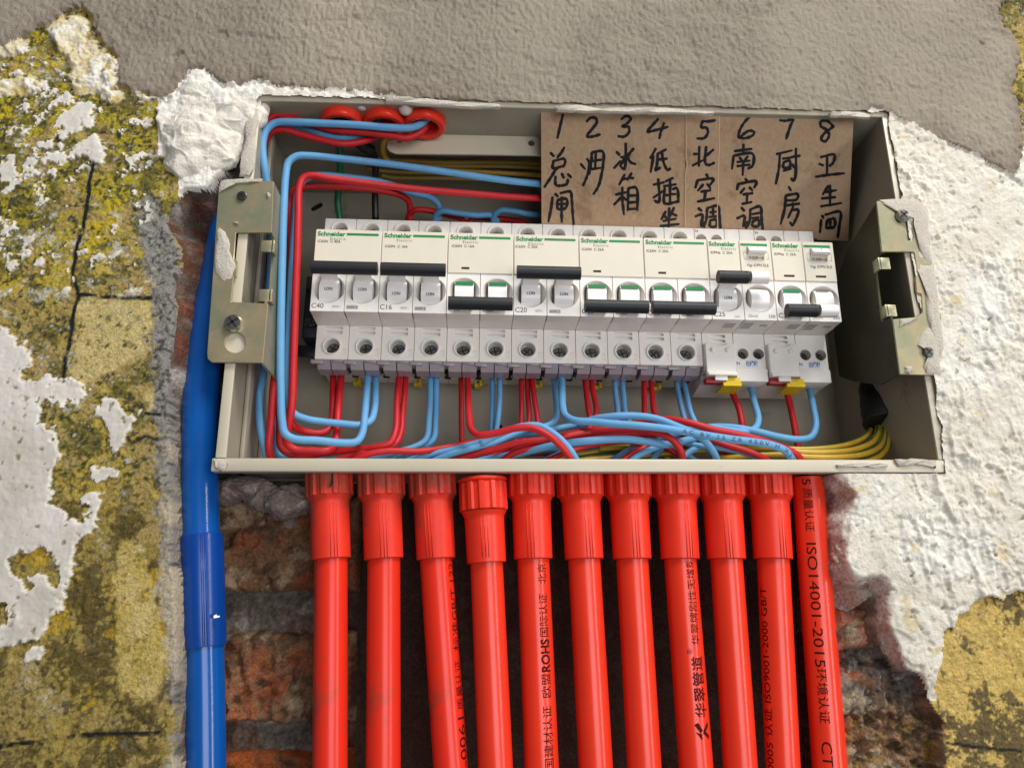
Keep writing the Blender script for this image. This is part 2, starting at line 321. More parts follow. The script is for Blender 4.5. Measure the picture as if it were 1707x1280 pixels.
CHASE = [(299, 312), (276, 370), (298, 410), (292, 450), (284, 530), (280, 625), (279, 740), (284, 820), (286, 900), (288, 1000), (290, 1100), (292, 1700), (1600, 1700), (1576, 1400), (1576, 1200), (1552, 1165), (1535, 1120), (1512, 1110), (1480, 1045), (1488, 984), (1465, 962), (1430, 966), (1405, 940), (1412, 870), (1425, 825), (1392, 788), (1392, 700), (450, 700), (450, 225), (405, 236), (372, 262), (340, 310)]
SHELF = [(1440, 1006), (1480, 1045), (1512, 1110), (1535, 1120), (1552, 1165), (1576, 1200), (1600, 1700), (1425, 1700), (1412, 1150), (1408, 1080), (1425, 1030)]
TONG = [(1370, 955), (1430, 962), (1480, 972), (1487, 992), (1445, 1018), (1425, 1052), (1380, 1062)]
dM = reg([MORT], 7); dY = reg([YTOP], 12); dM = np.minimum(dM, -dY)
dP = reg([PLR], 6); dL = reg([LUMP], 7); dCr = reg(CREAM, 12); dPa = np.minimum(reg(PAINT, 15, -1), -reg(PHOLE, 10)); dPa = dPa+F(3.2, 3, 15, .75)*9*sst(22, 4, np.abs(dPa)); dF = reg(FLATY, 10); dG = reg(GREY, 16, -2)
dC = up4(sdf(qx, qy, CHASE))+F(13, 2, 13, .35)*(5+4*sst(700, 600, PY)+3*sst(1380, 1400, PX)); dS = reg([SHELF], 5); dT = reg([TONG], 6)
flk = F(7, 5, 71, .65)
extra = np.minimum((flk-.3)*60, (210-np.abs(PY-280))*.1); extra = np.minimum(extra, (250-PX)*.1)   # loose white flakes, upper left
dPa = np.maximum(dPa, extra); pit = F(3.2, 3, 81)
# ---- relief, mm towards the room
grit = .9*F(4.5, 4, 91, .65)+.9*np.abs(F(2.4, 3, 101))
base = .9*n80+.7*n12*.6+1.0*grit+.35*n5
kP = sst(-2, 3, dPa); base = base*(1-.7*kP)+kP*(1.15+.25*n12-.5*sst(.52, .6, pit))
kF = sst(-3, 6, dF); base = base*(1-.55*kF*(1-kP))+.35*kF
kC = sst(-3, 8, dCr); base = base+kC*(1.6+1.2*n12+.6*n5)
mh = 2.6+.5*n80+.9*sst(.1, .6, n40)+(.6+.22*n40)*F(1.8, 2, 111, .5, 1.3, .75)+.28*F(3.5, 2, 117, .5, 1.2, .8)-1.3*sst(.7, .78, F(14, 3, 121))+.5*sst(.1, .5, fbm(GX*.25+GZ*.1, GZ, 14, 3, 123))-.8*sst(60, 0, dM)*sst(-.1, .5, n12)
kM = sst(-3, 5, dM); H = base*(1-kM)+mh*kM
rid = 1-np.abs(F(16, 4, 131, .55, 1.6, .8))*2.4; rough_m = sst(-.25, .35, F(55, 2, 141))
ph_ = 1.7+.9*n40+.5*n12+rough_m*(1.9*np.clip(rid, 0, 1)**2+1.0*F(5, 4, 151, .6))-.15+.35*F(3, 3, 161)+(1-rough_m)*.35*np.clip(rid, 0, 1)**3
ph_ = ph_-1.3*sst(.55, .62, pit)*sst(0, .5, F(30, 2, 171))
crk = np.clip(1-np.abs(F(9, 4, 155, .6, 1.5, .8))*7, 0, 1); ph_ = ph_+rough_m*.6*crk-.9*np.clip(1-np.abs(F(24, 4, 157, .6))*16, 0, 1)*sst(-.1, .4, n40)
tro = fbm((GX+GZ*.7)*.22, (GZ-GX*.7), 3.5, 3, 159); ph_ = ph_+(1-rough_m)*(.45*tro)+.8*sst(.18, .24, F(30, 4, 163, .6))*(1-rough_m*.5); ph_ = ph_-.9*sst(.3, .34, F(12, 4, 165, .65))
kR = sst(-3, 5, dP); H = H*(1-kR)+ph_*kR
lx = (PX-335)/78; ly = (PY-235)/82; rr = lx*lx+ly*ly+.5*lx*ly
lh = 2.4+1.2*F(20, 3, 181, .5, 1.2, .8)+2.4*np.clip(1-np.abs(F(15, 3, 183))*2.6, 0, 1)**2*sst(1.3, .5, rr)*.4+.9*F(6, 3, 191)+.5*F(2.4, 2, 193)
lh = np.where(PX > 440, np.minimum(lh, 2.6+.8*n5), lh)
kL = sst(-2, 6, dL); H = H*(1-kL)+lh*kL
# ---- the chase cut into the wall
dmm = np.clip(dC, 0, None)/3.5
upl = sst(690, 620, PY)*sst(362, 335, PX)*sst(300, 330, PY)
slope = 7*(1-upl)+2.2*upl; slope = slope*(1-.62*sst(1370, 1400, PX))
deep = np.minimum(dmm*slope*(1+.35*n12)+1.5*n5*sst(0, 3, dmm), 50+26*sst(520, 590, PX)*sst(1440, 1400, PX)+2*n12+1.0*grit)
kk = sst(-3, 4, dC)
dout = np.clip(-dC, 0, None)/3.5; H = np.where(kL > .5, H*np.sqrt(np.clip(dout/7+.12, 0, 1)), H)
lmp = sst(4, 1, dmm)*kL                                     # the lump keeps a round lip
H2 = H*(1-kk)+(H*np.clip(1-dmm/6, 0, 1)*.6-deep)*kk
H = np.where(dC > -1, H2, H)
sh = -11-7*sst(1560, 1410, PX)+2.5*n12+3*n5+2.4*grit+2.5*np.clip(1-np.abs(F(14, 4, 439, .6))*4, 0, 1)-3*sst(1100, 1020, PY)
kS = sst(-4, 8, dS); H = np.where(dC > -1, np.maximum(H, sh*kS-60*(1-kS)), H)
th = -9-14*sst(1460, 1385, PX)+2.4*n40+1.2*n12
kT = sst(-6, 10, dT); H = np.where(dC > -1, np.maximum(H, th*kT-60*(1-kT)), H)
# keep clear of the steel box and its brackets
inbox = (GX > -178.3) & (GX < 173.3+1.6*edge) & (GZ > -104.0) & (GZ < 98.6+.7*np.clip(edge, -1, .6)+.9*n25)
inbox &= ~((GZ < -99.4) & (H < -12))
inbox &= ~((GX < -171.8-2*edge) & (GZ > 97-8) & (kL > .5))
nearr = (GX > 120) & (GX < 185) & (GZ > -62) & (GZ < 48); H = np.where(nearr, np.minimum(H, 3.2), H)
H = np.where((np.abs(GX+178) < 16) & (GZ < 92) & (GZ > -110), np.minimum(H, -1.0), H)
# ---- colours (albedo only)
C = lambda r, g, b: np.array(lin((r, g, b)))
def mixc(a, b, k): return a*(1-k[..., None])+b*k[..., None]
col = np.zeros(GX.shape+(3,))+C(160, 138, 84)
m1 = F(15, 5, 201, .66); m2 = F(12, 5, 211, .62); m3 = F(4.5, 4, 221, .68); m4 = F(30, 5, 231, .64); sp = F(1.9, 2, 241, .8)
ul = sst(560, 380, PY+.4*PX)                                   # upper left is the yellowest
col = mixc(col, C(162, 146, 44), np.clip(sst(-.25, .2, m1)*(.35+.65*ul), 0, 1))
col = mixc(col, C(186, 164, 30), sst(.22, .42, m4+.5*m3)*np.clip(.35+ul, 0, 1)*.9)
col = mixc(col, C(96, 90, 42), sst(-.06, .18, m2+.5*sp)*.85)
col = mixc(col, C(52, 52, 38), sst(.12, .34, m3*.5+sp*.7+m1*.4)*.85)
col = mixc(col, C(208, 202, 184), sst(.22, .4, F(8, 5, 251, .7)*.7+sp*.4)*.6)
low = sst(760, 900, PY)*sst(700, 400, PX); col = mixc(col, C(140, 122, 64), low*.55*sst(-.3, .1, m4)); col = mixc(col, C(84, 70, 36), low*sst(-.12, .2, m2+sp*.6)*.8); col = mixc(col, C(180, 146, 40), low*sst(.25, .4, m1)*.7)
col = mixc(col, C(204, 184, 124)*(1+.12*sp[..., None]), kF*.8*sst(-.62, -.2, -np.abs(m3)-.2*(sp > .4)))
col = mixc(col, C(170, 146, 50), kF*sst(800, 900, PY)*.5*sst(-.3, .2, m2))
rb = sst(1500, 1560, PX)*sst(900, 960, PY); col = mixc(col, C(204, 174, 100), rb*.8); col = mixc(col, C(70, 60, 44), rb*sst(.12, .3, m2*.7+sp*.4+.25*sst(1120, 1240, PY))*.85)
kG = sst(-6, 8, dG); gcol = mixc(np.zeros(col.shape)+C(134, 130, 124), C(74, 70, 66), sst(.1, .4, sp)); gcol = mixc(gcol, C(172, 160, 138), sst(640, 760, PY)*sst(-.3, .3, m1)); col = mixc(col, gcol, kG)
def line(pts, wd, seed):
    d = np.full(GX.shape, 1e9)
    for (ax_, ay), (bx, by) in zip(pts, pts[1:]):
        e0, e1 = bx-ax_, by-ay; t = np.clip(((PX-ax_)*e0+(PY-ay)*e1)/(e0*e0+e1*e1), 0, 1)
        d = np.minimum(d, np.hypot(PX-ax_-e0*t+2*n12, PY-ay-e1*t+2*n5))
    return sst(wd+1, wd-1, d)*sst(-.75, -.35, F(5, 3, seed))
ln = np.maximum.reduce([line([(155, 232), (154, 262), (150, 310), (146, 345), (137, 385), (126, 425), (122, 455), (131, 490), (122, 545), (112, 600), (105, 640)], 3.6, 301), line([(131, 491), (165, 495), (205, 498), (252, 499)], 3.2, 303),
    line([(225, 735), (242, 728), (262, 733)], 3.4, 307)*.9, line([(243, 688), (268, 692)], 3, 309), line([(140, 1092), (175, 1085), (205, 1078)], 2.4, 311)*.7*sst(.0, .2, m3), line([(0, 1243), (60, 1236), (95, 1236), (130, 1225), (190, 1222), (285, 1222)], 3.6, 313)*sst(-.25, 0, m2), line([(1580, 1238), (1640, 1246), (1700, 1250)], 2.8, 315)*.9])
pcol = mixc(np.zeros(col.shape)+C(212, 206, 198), C(194, 187, 176), sst(-.2, .5, n40)); pcol = mixc(pcol, C(120, 104, 60), sst(.5, .6, pit)*.8)
kPc = sst(-1.5, 1.5, dPa); col = mixc(col, pcol, kPc); rim = kPc*sst(9, 2, dPa); col = mixc(col, C(228, 222, 208), rim*.6)
col = mixc(col, C(28, 27, 28), ln*(1-kPc*.9))
ccol = mixc(np.zeros(col.shape)+C(212, 200, 166), C(206, 180, 110), sst(0, .5, m2)); ccol = mixc(ccol, C(228, 222, 210), sst(.0, .3, n5)); col = mixc(col, ccol, sst(-1, 3, dCr))
MC = mixc(np.zeros(col.shape)+C(152, 143, 128), C(142, 133, 119), sst(-.4, .5, n40)); MC = mixc(MC, C(160, 150, 134), sst(0, .6, n80)); MC = mixc(MC, C(86, 74, 62), sst(.7, .8, F(9, 3, 401))*.5); MC = mixc(MC, C(128, 112, 100), sst(26, 4, dM)*.45)
PC = mixc(np.zeros(col.shape)+C(222, 215, 201), C(211, 204, 188), sst(-.3, .5, n12)); PC = mixc(PC, C(228, 224, 214), sst(.0, .5, n40)); PC = mixc(PC, C(196, 178, 124), sst(.42, .6, F(10, 4, 411))*.6); PC = mixc(PC, C(110, 96, 50), sst(.62, .68, pit+.12*n12)*.6)
LC = mixc(np.zeros(col.shape)+C(226, 219, 207), C(234, 230, 222), sst(-.2, .4, n12))
tone = F(10, 5, 421, .65)
HC = mixc(np.zeros(col.shape)+C(112, 102, 92), C(150, 142, 130), sst(-.1, .4, tone))                         # crumbling brick inside the chase
HC = mixc(HC, C(120, 78, 54), sst(-.05, .25, m4)*.5*(1-sst(1400, 1420, PX))); HC = mixc(HC, C(168, 160, 152), sst(.28, .45, m2)*upl); HC = mixc(HC, C(108, 58, 40), upl*sst(.25, -.15, m2)*.8)
shc = mixc(np.zeros(col.shape)+C(150, 118, 92), C(96, 78, 60), sst(-.1, .25, m2)); shc = mixc(shc, C(118, 112, 106), sst(1060, 1100, PY)*sst(1190, 1150, PY)*.9*sst(-.5, 0, m2)); shc = mixc(shc, C(150, 118, 66), sst(1190, 1220, PY)*sst(-.2, .2, m3)); shc = mixc(shc, C(150, 66, 44), sst(1450, 1425, PX)*.8)
HC = mixc(HC, shc, kS*sst(-14, -9, dS)); HC = mixc(HC, C(214, 200, 188), kT)
HC = HC*(1+.45*np.clip(F(3, 3, 431, .7), -.8, .8))[..., None]*(1+.25*np.clip(sp, -1, 1))[..., None]; HC = mixc(HC, C(52, 42, 34), kS*sst(.12, .3, F(6, 4, 433, .7))*.7); HC = mixc(HC, C(196, 186, 168), kS*sst(.25, .4, F(7, 4, 437, .7))*.6)
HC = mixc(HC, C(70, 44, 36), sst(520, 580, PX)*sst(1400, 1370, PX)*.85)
HC = mixc(HC, C(190, 150, 132), sst(1384, 1396, PX)*sst(1090, 1040, PY)*(.45+.4*sst(-.1, .3, m1))*sst(-.5, -.1, n12))
HC = mixc(HC, PC, sst(12, 9, dC+7*n12+4*n5-4*sst(0, .3, n40))*sst(1370, 1400, PX)*sst(1130, 1100, PY))
# region of every face
reg_id = np.zeros(GX.shape, int)                               # 0 old paint, 1 mortar, 2 plaster right, 3 lump, 4 chase
reg_id[dM > 0] = 1; reg_id[dP > 0] = 2; reg_id[(dL > 0)] = 3; reg_id[(dC > 3)] = 4; reg_id[(reg_id == 0) & (dCr > 0)] = 6; reg_id[(reg_id == 0) & (dPa > 0)] = 5
k0 = reg_id == 0; reg_id[k0 & (dL > -16) & (PX > 262) & (PY < 330)] = 3; reg_id[k0 & (PX > 296) & (PY > 225) & (PY < 335) & (dC > -40)] = 3; reg_id[k0 & (PX > 1350) & (PY < 975) & (dY < 0) & (dM < 0)] = 2; k0 = reg_id == 0; reg_id[k0 & (dC > -10) & (PX > 1350) & (PY < 1170)] = 2
far_ = sst(0, 40, np.abs(GX)-1e9)
rid_f = reg_id[:-1, :-1]; hole = inbox[:-1, :-1] | inbox[1:, :-1] | inbox[:-1, 1:] | inbox[1:, 1:]
idx = np.arange(nx*nz).reshape(nz, nx)
quads = np.stack([idx[:-1, :-1], idx[:-1, 1:], idx[1:, 1:], idx[1:, :-1]], -1)
XYZ = np.stack([GX, -H, GZ], -1).reshape(-1, 3)
XYZ[:, 0] += (F(3, 2, 501)*.25*sst(0, 4, dC)).reshape(-1)
def relief(name, k, colors, m):
    q = quads[(rid_f == k) & ~hole]; u, inv = np.unique(q.reshape(-1), return_inverse=True)
    me = bpy.data.meshes.new(name); me.vertices.add(len(u)); me.vertices.foreach_set('co', (XYZ[u]*S).astype(np.float32).ravel())
    me.loops.add(len(inv)); me.loops.foreach_set('vertex_index', inv.astype(np.int32)); me.polygons.add(len(q))
    me.polygons.foreach_set('loop_start', np.arange(0, len(inv), 4, dtype=np.int32))
    me.update(calc_edges=True); a = me.color_attributes.new('col', 'FLOAT_COLOR', 'POINT')
    c = np.ones((len(u), 4), np.float32); c[:, :3] = np.clip(colors.reshape(-1, 3)[u], 0, .92); a.data.foreach_set('color', c.ravel()); me.shade_smooth()
    o = link(name, me, m); o['kind'] = 'structure'; return o
relief('wall', 0, col, 'wallm'); relief('mortar_render', 1, MC, 'mortar'); relief('white_plaster', 2, PC, 'plaster')
relief('flaking_paint', 5, col, 'paint'); relief('cream_plaster', 6, col, 'plaster')
relief('white_plaster', 3, LC, 'plaster')
from mathutils import noise as mno
def big_lump(c, R_, sk, sub=6):
    bm = bmesh.new(); bmesh.ops.create_icosphere(bm, subdivisions=sub, radius=1)
    for v in bm.verts:
        n = v.co.copy(); px = n.x; pz = n.z
        r_ = Vector((R_[0]-3*pz+2*px, R_[1], R_[2]+2*px*px)); q = Vector((n.x*r_.x, n.y*r_.y, n.z*r_.z)); q.x += sk*pz; q.z += 1.5*px
        q += Vector(c); d = 4.5*mno.noise(q*.06)+2.0*(1-abs(mno.noise(q*.09+Vector((7, 3, 1))))*3)*.6+1.0*mno.noise(q*.2)+.25*mno.noise(q*.5)+.1*mno.noise(q*1.3)
        d += .8*max(0, 1-abs(mno.noise(q*.12+Vector((1, 9, 4))))*9)*(1 if pz > -.55 else .2)
        q += n*d; q.y = min(q.y, 16); v.co = q
    bm.verts.index_update(); mb = MB().add([v.co[:] for v in bm.verts], [[v.index for v in f.verts] for f in bm.faces]); bm.free(); return mb
def lump_mesh():
    mb = MB()
    for a_ in (((P(336, 248, 4)), (19, 8.5, 18), 3), (P(345, 205, 3), (22, 6.5, 15), 4), (P(392, 190, 4), (15, 5.5, 12), 6, 5), (P(325, 165, 1), (12, 5, 10), 2, 5)):
        k = big_lump(*a_); mb.add(k.v, k.f)
    me = mb.mesh('plaster_lump', 180)
    a = me.color_attributes.new('col', 'FLOAT_COLOR', 'POINT'); a.data.foreach_set('color', np.array([(*lin((228, 221, 208)), 1)]*len(me.vertices), np.float32).ravel()); return me
tag(link('plaster_lump', lump_mesh(), 'plaster'), 'bulging lump of white plaster at the upper left corner of the steel box', 'plaster')
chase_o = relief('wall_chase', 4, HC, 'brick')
# the room's wall goes on beyond the detailed part
def border(name, x0, x1, z0, z1, m, c, Y=0):
    mb = MB(); mb.add([(x0, Y, z0), (x1, Y, z0), (x1, Y, z1), (x0, Y, z1)], [(0, 1, 2, 3)]); me = mb.mesh(name, 0)
    a = me.color_attributes.new('col', 'FLOAT_COLOR', 'POINT'); a.data.foreach_set('color', np.array([(*c, 1)]*4, np.float32).ravel())
    o = link(name, me, m); o['kind'] = 'structure'
border('mortar_render', -1200, 1200, 185.5, 900, 'mortar', C(156, 140, 120)); border('wall', -1200, -355.6, -900, 185.5, 'wallm', C(150, 132, 70))
border('white_plaster', 299.6, 1200, -900, 100, 'plaster', C(214, 206, 190)); border('mortar_render', 299.6, 1200, 100, 185.5, 'mortar', C(156, 140, 120)); border('wall', -230, 230, -125, 120, 'wallm', C(70, 60, 50), 106); border('wall', -355.6, -170, -900, -261.6, 'wallm', C(150, 132, 70)); border('wall', 172, 300, -900, -261.6, 'wallm', C(150, 132, 70))
# ---- bricks at the back of the chase
def brick_mesh(w_, h_, seed, tone_):
    nu, nv = max(6, int(w_/1.3)), max(4, int(h_/1.3)); u = np.linspace(0, w_, nu); v = np.linspace(0, h_, nv); U, V = np.meshgrid(u, v)
    e = np.minimum.reduce([U, w_-U, V, h_-V]); ux = U+seed*37; vz = V+seed*19
    hgt = 3.6*fbm(ux, vz, 22, 4, 601+seed)+3.4*np.clip(1-np.abs(fbm(ux, vz, 12, 4, 611+seed, .6))*3, 0, 1)+1.6*fbm(ux, vz, 3.5, 3, 615, .7)-2.6*sst(.1, .3, fbm(ux, vz, 9, 3, 617+seed)); Yv = -hgt+9*np.clip(1-e/(2.8+1.5*fbm(ux, vz, 9, 2, 620)), 0, 1)**2
    X_ = U+1.4*fbm(ux, vz, 12, 3, 631)*np.where(e < .1, 1, .3); Z_ = V+1.6*fbm(ux, vz, 14, 3, 641)
    vs = np.stack([X_, Yv, Z_], -1).reshape(-1, 3); I = np.arange(nu*nv).reshape(nv, nu)
    fs = np.stack([I[:-1, :-1], I[:-1, 1:], I[1:, 1:], I[1:, :-1]], -1).reshape(-1, 4).tolist()
    me = MB().add(vs.tolist(), fs).mesh('brick', 180)
    k1 = fbm(ux, vz, 7, 5, 651+seed, .75); k2 = .8*fbm(ux, vz, 16, 5, 661+seed, .7)
    c = np.zeros(U.shape+(3,))+C(*tone_); c = mixc(c, C(92, 70, 52), sst(-.02, .16, k1)*.85); c = mixc(c, C(168, 148, 120), sst(.16, .26, k2)*.7); c = mixc(c, C(160, 82, 46), sst(.02, .25, -k2)*.6)
    a = me.color_attributes.new('col', 'FLOAT_COLOR', 'POINT'); c = c*1.15; cc = np.ones((nu*nv, 4), np.float32); cc[:, :3] = c.reshape(-1, 3); a.data.foreach_set('color', cc.ravel()); return me
def brick_row(y0, y1, xs, seed, tones, Yb=41):
    z1 = P(600, y0, Yb)[2]; z0 = P(600, y1, Yb)[2]
    for i, (a, b) in enumerate(zip(xs, xs[1:])):
        o = link('brick', brick_mesh(b-a-9, z1-z0, seed+i, tones[i % len(tones)]), 'brick', chase_o); o.location = (a*S, (Yb+1.5*((seed+i) % 3)+(24 if -110 < a < 100 else 0))*S, z0*S)
brick_row(826, 984, [-205, -104, 92, 165], 3, [(136, 98, 70), (92, 60, 46), (130, 80, 56)])
brick_row(1052, 1204, [-205, -104, 40, 170], 8, [(140, 104, 76), (92, 58, 44), (134, 84, 58)])
brick_row(1012, 1096, [107, 150], 23, [(160, 104, 84)], 12); brick_row(1122, 1206, [104, 158], 27, [(128, 118, 108)], 14); brick_row(1226, 1400, [102, 166], 29, [(132, 96, 62)], 13)
brick_row(1252, 1400, [-205, -104, 110, 170], 13, [(150, 78, 36), (120, 64, 40), (120, 60, 40)], 43)
# ---- curled lips of plaster along the right edge of the chase
def blob(pts, r, seed, name='plaster_lip'):
    mb = MB(); mb.tube(catmull([P(*p) for p in pts], 8), r, 22, taper=None); n = len(mb.v)//22; rnd = random.Random(seed)
    for k, v in enumerate(mb.v):
        i = k//22; t = i/(n-1); s_ = math.sin(math.pi*min(max(t, .03), .97))**.5; q = P(*pts[0]); c = [sum(mb.v[i*22+j][a] for j in range(22))/22 for a in range(3)] if k % 22 == 0 else c
        if k % 22 == 0: cc = c
        w_ = s_*(1+.16*math.sin(i*1.1+(k % 22)*.9+seed)+.10*math.sin(i*2.7-(k % 22)*1.7)+.06*math.sin(i*5+(k % 22)*3.1)); mb.v[k] = tuple(cc[a]+(v[a]-cc[a])*w_ for a in range(3))
    me = mb.mesh(name, 180); a = me.color_attributes.new('col', 'FLOAT_COLOR', 'POINT'); a.data.foreach_set('color', np.array([(*lin((216, 206, 190)), 1)]*len(me.vertices), np.float32).ravel()); return me
WP = bpy.data.objects['white_plaster']
for pts, r, sd in (([(1420, 880, 5), (1408, 905, 6), (1404, 930, 7), (1412, 952, 8), (1430, 962, 8), (1450, 958, 7)], 4.6, 1), ([(1462, 962, 5), (1482, 972, 6), (1492, 1000, 6), (1490, 1030, 7), (1496, 1060, 7)], 4.2, 4), ([(1500, 1070, 4), (1512, 1095, 5), (1530, 1112, 5), (1542, 1140, 4)], 3.4, 7), ([(1395, 796, 4), (1412, 812, 5), (1424, 835, 5), (1420, 866, 5)], 3.2, 9)):
    link('plaster_lip', blob(pts, r, sd), 'plaster', WP)
# ---- crumbs of mortar wedged under the box
def rock(c, r, seed, m='stone'):
    bm = bmesh.new(); bmesh.ops.create_icosphere(bm, subdivisions=4, radius=1); rnd = np.random.RandomState(seed); A_ = rnd.rand(9, 3)-.5; B_ = rnd.rand(9)*.3+.62
    for v in bm.verts:
        n = np.array(v.co[:]); s_ = 1.
        for a, b in zip(A_, B_):
            a = a/np.linalg.norm(a); d = n.dot(a)
            if d > 0: s_ = min(s_, b/max(d, 1e-3))
        s_ *= 1+.06*math.sin(n[0]*9+seed)*math.cos(n[2]*11+n[1]*7)+.04*math.sin(23*n[1]+17*n[2]); v.co = Vector([c[i]+n[i]*r[i]*s_ for i in range(3)])
    bm.verts.index_update(); mb = MB().add([v.co[:] for v in bm.verts], [[v.index for v in f.verts] for f in bm.faces]); bm.free(); return mb.mesh('mortar_crumb', 50)
for i, (px, py, Y, r, lb) in enumerate([(484, 838, 26, (13, 9, 9), 'angular grey lump of mortar wedged beside the first red pipe under the box'), (446, 826, 30, (11, 9, 8), 'rough mortar crumb in the middle of the rubble under the box'),
        (408, 812, 30, (14, 8, 6), 'pale flat mortar crumb under the lower left corner of the box'), (382, 822, 34, (9, 8, 7), 'small dark mortar crumb right beside the blue pipe'), (484, 872, 40, (4, 4, 3), 'smallest mortar crumb hanging below the angular grey lump')]):
    tag(link('mortar_crumb', rock(P(px, py, Y), r, i+3), 'stone'), lb, 'rubble', 'rubble under the box')
# ================================================================ THE STEEL BOX
BX0, BX1, BZ0, BZ1, BD = -171.5, 171.5, -97.3, 97.3, 95
bx = thing('distribution_box', 'open beige steel distribution box set into the wall, full of wires and breakers', 'distribution box', (0, 0, BZ0))
def B(mb): mb.v = [(x, y, z-BZ0) for x, y, z in mb.v]; return mb
th = 1.4
slots = [rrect(-128, -116, 60, 64, 1.9)]
sx, sz = -118, 47
ps = P(528, 345, BD); ang = math.radians(35)
sl = [(ps[0]+a*math.cos(ang)-b*math.sin(ang), ps[2]+a*math.sin(ang)+b*math.cos(ang)) for a, b in rrect(-4.2, 4.2, -1.8, 1.8, 1.7)]
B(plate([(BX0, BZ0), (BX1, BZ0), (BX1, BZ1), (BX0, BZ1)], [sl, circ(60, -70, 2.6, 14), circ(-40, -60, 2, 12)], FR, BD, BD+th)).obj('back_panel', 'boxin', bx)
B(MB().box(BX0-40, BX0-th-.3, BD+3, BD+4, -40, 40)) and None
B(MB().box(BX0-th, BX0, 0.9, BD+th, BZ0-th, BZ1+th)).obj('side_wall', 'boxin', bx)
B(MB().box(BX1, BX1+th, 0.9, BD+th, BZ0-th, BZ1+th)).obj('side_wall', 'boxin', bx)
rings = [(568, 187), (640, 189), (707, 192)]
def ceil_pt(px, py, z): d = FW+RT*(px-853.5)/FPX-UP*(py-640)/FPX; t = (z-CAM[2])/d[2]; return CAM+d*t
rc = [ceil_pt(px, 189+i*2, BZ1) for i, (px, py) in enumerate(rings)]
for c in rc: c[1] = 14.2
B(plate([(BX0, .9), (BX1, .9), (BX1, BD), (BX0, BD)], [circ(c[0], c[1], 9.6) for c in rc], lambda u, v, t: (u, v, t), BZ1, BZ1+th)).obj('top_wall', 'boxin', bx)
B(plate([(BX0, .9), (BX1, .9), (BX1, BD), (BX0, BD)], [], lambda u, v, t: (u, v, t), BZ0-th, BZ0)).obj('bottom_wall', 'box', bx)
# folded rim round the opening
rim = MB(); R0 = 6.0
def fold(x0, x1, z0, z1): rim.box(x0, x1, -.4, 5.5 if z1 < BZ0+2 else 1.0, z0, z1, .9)
fold(BX0-R0, BX1+R0, BZ0-R0, BZ0+.4)
B(rim).obj('rim', 'box', bx)
for a in ((BX0-4.4, BX0+.5, BZ0+.5, BZ1+.2), (BX1-.5, BX1+R0, BZ0+.5, BZ1+.2), (BX0-4.4, BX1+R0, BZ1-.2, BZ1+R0-2)):
    B(MB().box(a[0], a[1], -.4, 1.0, a[2], a[3], .45)).obj('rim', 'box', bx)
# inner folded channel along the left wall and hanging plate below the ceiling
B(MB().box(BX0+.2, BX0+2.6, 20, 27, BZ0+.5, BZ1-1, .8)).obj('rib', 'boxin', bx)
B(MB().box(BX0+.2, BX0+3.4, 52, 56, BZ0+.5, BZ1-1, .8)).obj('rib', 'boxin', bx)
YP = 27
def pz(px, py, Y=YP): p = P(px, py, Y); return (p[0], p[2])
pl = [pz(648, 216), pz(910, 217), pz(1300, 224), pz(1300, 264), pz(905, 259), pz(660, 256), pz(650, 252), pz(645, 246)]
hl = [(lambda c: circ(c[0], c[1], 2.0, 14))(pz(*h)) for h in ((666, 234), (886, 239))]
B(plate(pl, hl, FR, YP, YP+1.2)).obj('cross_plate', 'box', bx)
# black dowel hole and drip by the third ring
# DIN rail
rl = MB(); TILT = .0093; X0R, Z0R = -142.765, 9.5
def RW(u, y, z): c, s = math.cos(TILT), math.sin(TILT); return (X0R+u*c+z*s, y, Z0R-u*s+z*c)
for z0, z1, y0, y1 in ((-17.5, -12, 84, 85.2), (12, 17.5, 84, 85.2), (-12.5, -11.5, 85.2, 91), (11.5, 12.5, 85.2, 91), (-12, 12, 91, 92.2)):
    p = MB().box(-14, 305, y0, y1, z0, z1); p.v = [RW(*v) for v in p.v]; rl.add(p.v, p.f)
B(rl).obj('din_rail', 'rail', bx)
# end stop left of the breakers
es = thing('rail_end_stop', 'black rail end stop with two screws left of the first circuit breaker', 'end stop', RW(-9, 92, 0), TILT)
def loc_es(mb, n, m, pr=es): return mb.obj(n, m, pr)
loc_es(MB().box(-2, 8.6, -34, -2, -26, 12, .8).box(-1, 8.6, -30, -34.2, -20, -14, .5).box(-1, 8.6, -38, -34.2, 2, 9, .5), 'clamp_body', 'black')
for z in (-6, -28): pass
def screw_head(mb, x, y, z, r, slot=True, ax=(0, -1, 0)):
    mb.lathe([(r, 0), (r, r*.35), (r*.82, r*.62), (r*.35, r*.66)], (x, y, z), ax, 20)
    return mb
def cross(mb, x, y, z, r, a=.4):
    for k in (0, 1):
        t = a+k*math.pi/2; c, s = math.cos(t)*r, math.sin(t)*r; n_ = (-math.sin(t)*r*.16, math.cos(t)*r*.16)
        mb.add([(x-c-n_[0], y, z-s-n_[1]), (x+c-n_[0], y, z+s-n_[1]), (x+c+n_[0], y, z+s+n_[1]), (x-c+n_[0], y, z-s+n_[1])], [(0, 1, 2, 3)])
    return mb
for z in (-3, -18): 
    s_ = screw_head(MB(), 3.5, -34.1, z, 2.4).obj('screw', 'screw', es); cross(MB(), 3.5, -34.1-1.62, z, 2.0).obj('cross_slot', 'cavity', s_)
loc_es(MB().box(-6, 10, -24, -20, -34, -27, .5), 'foot', 'rail')

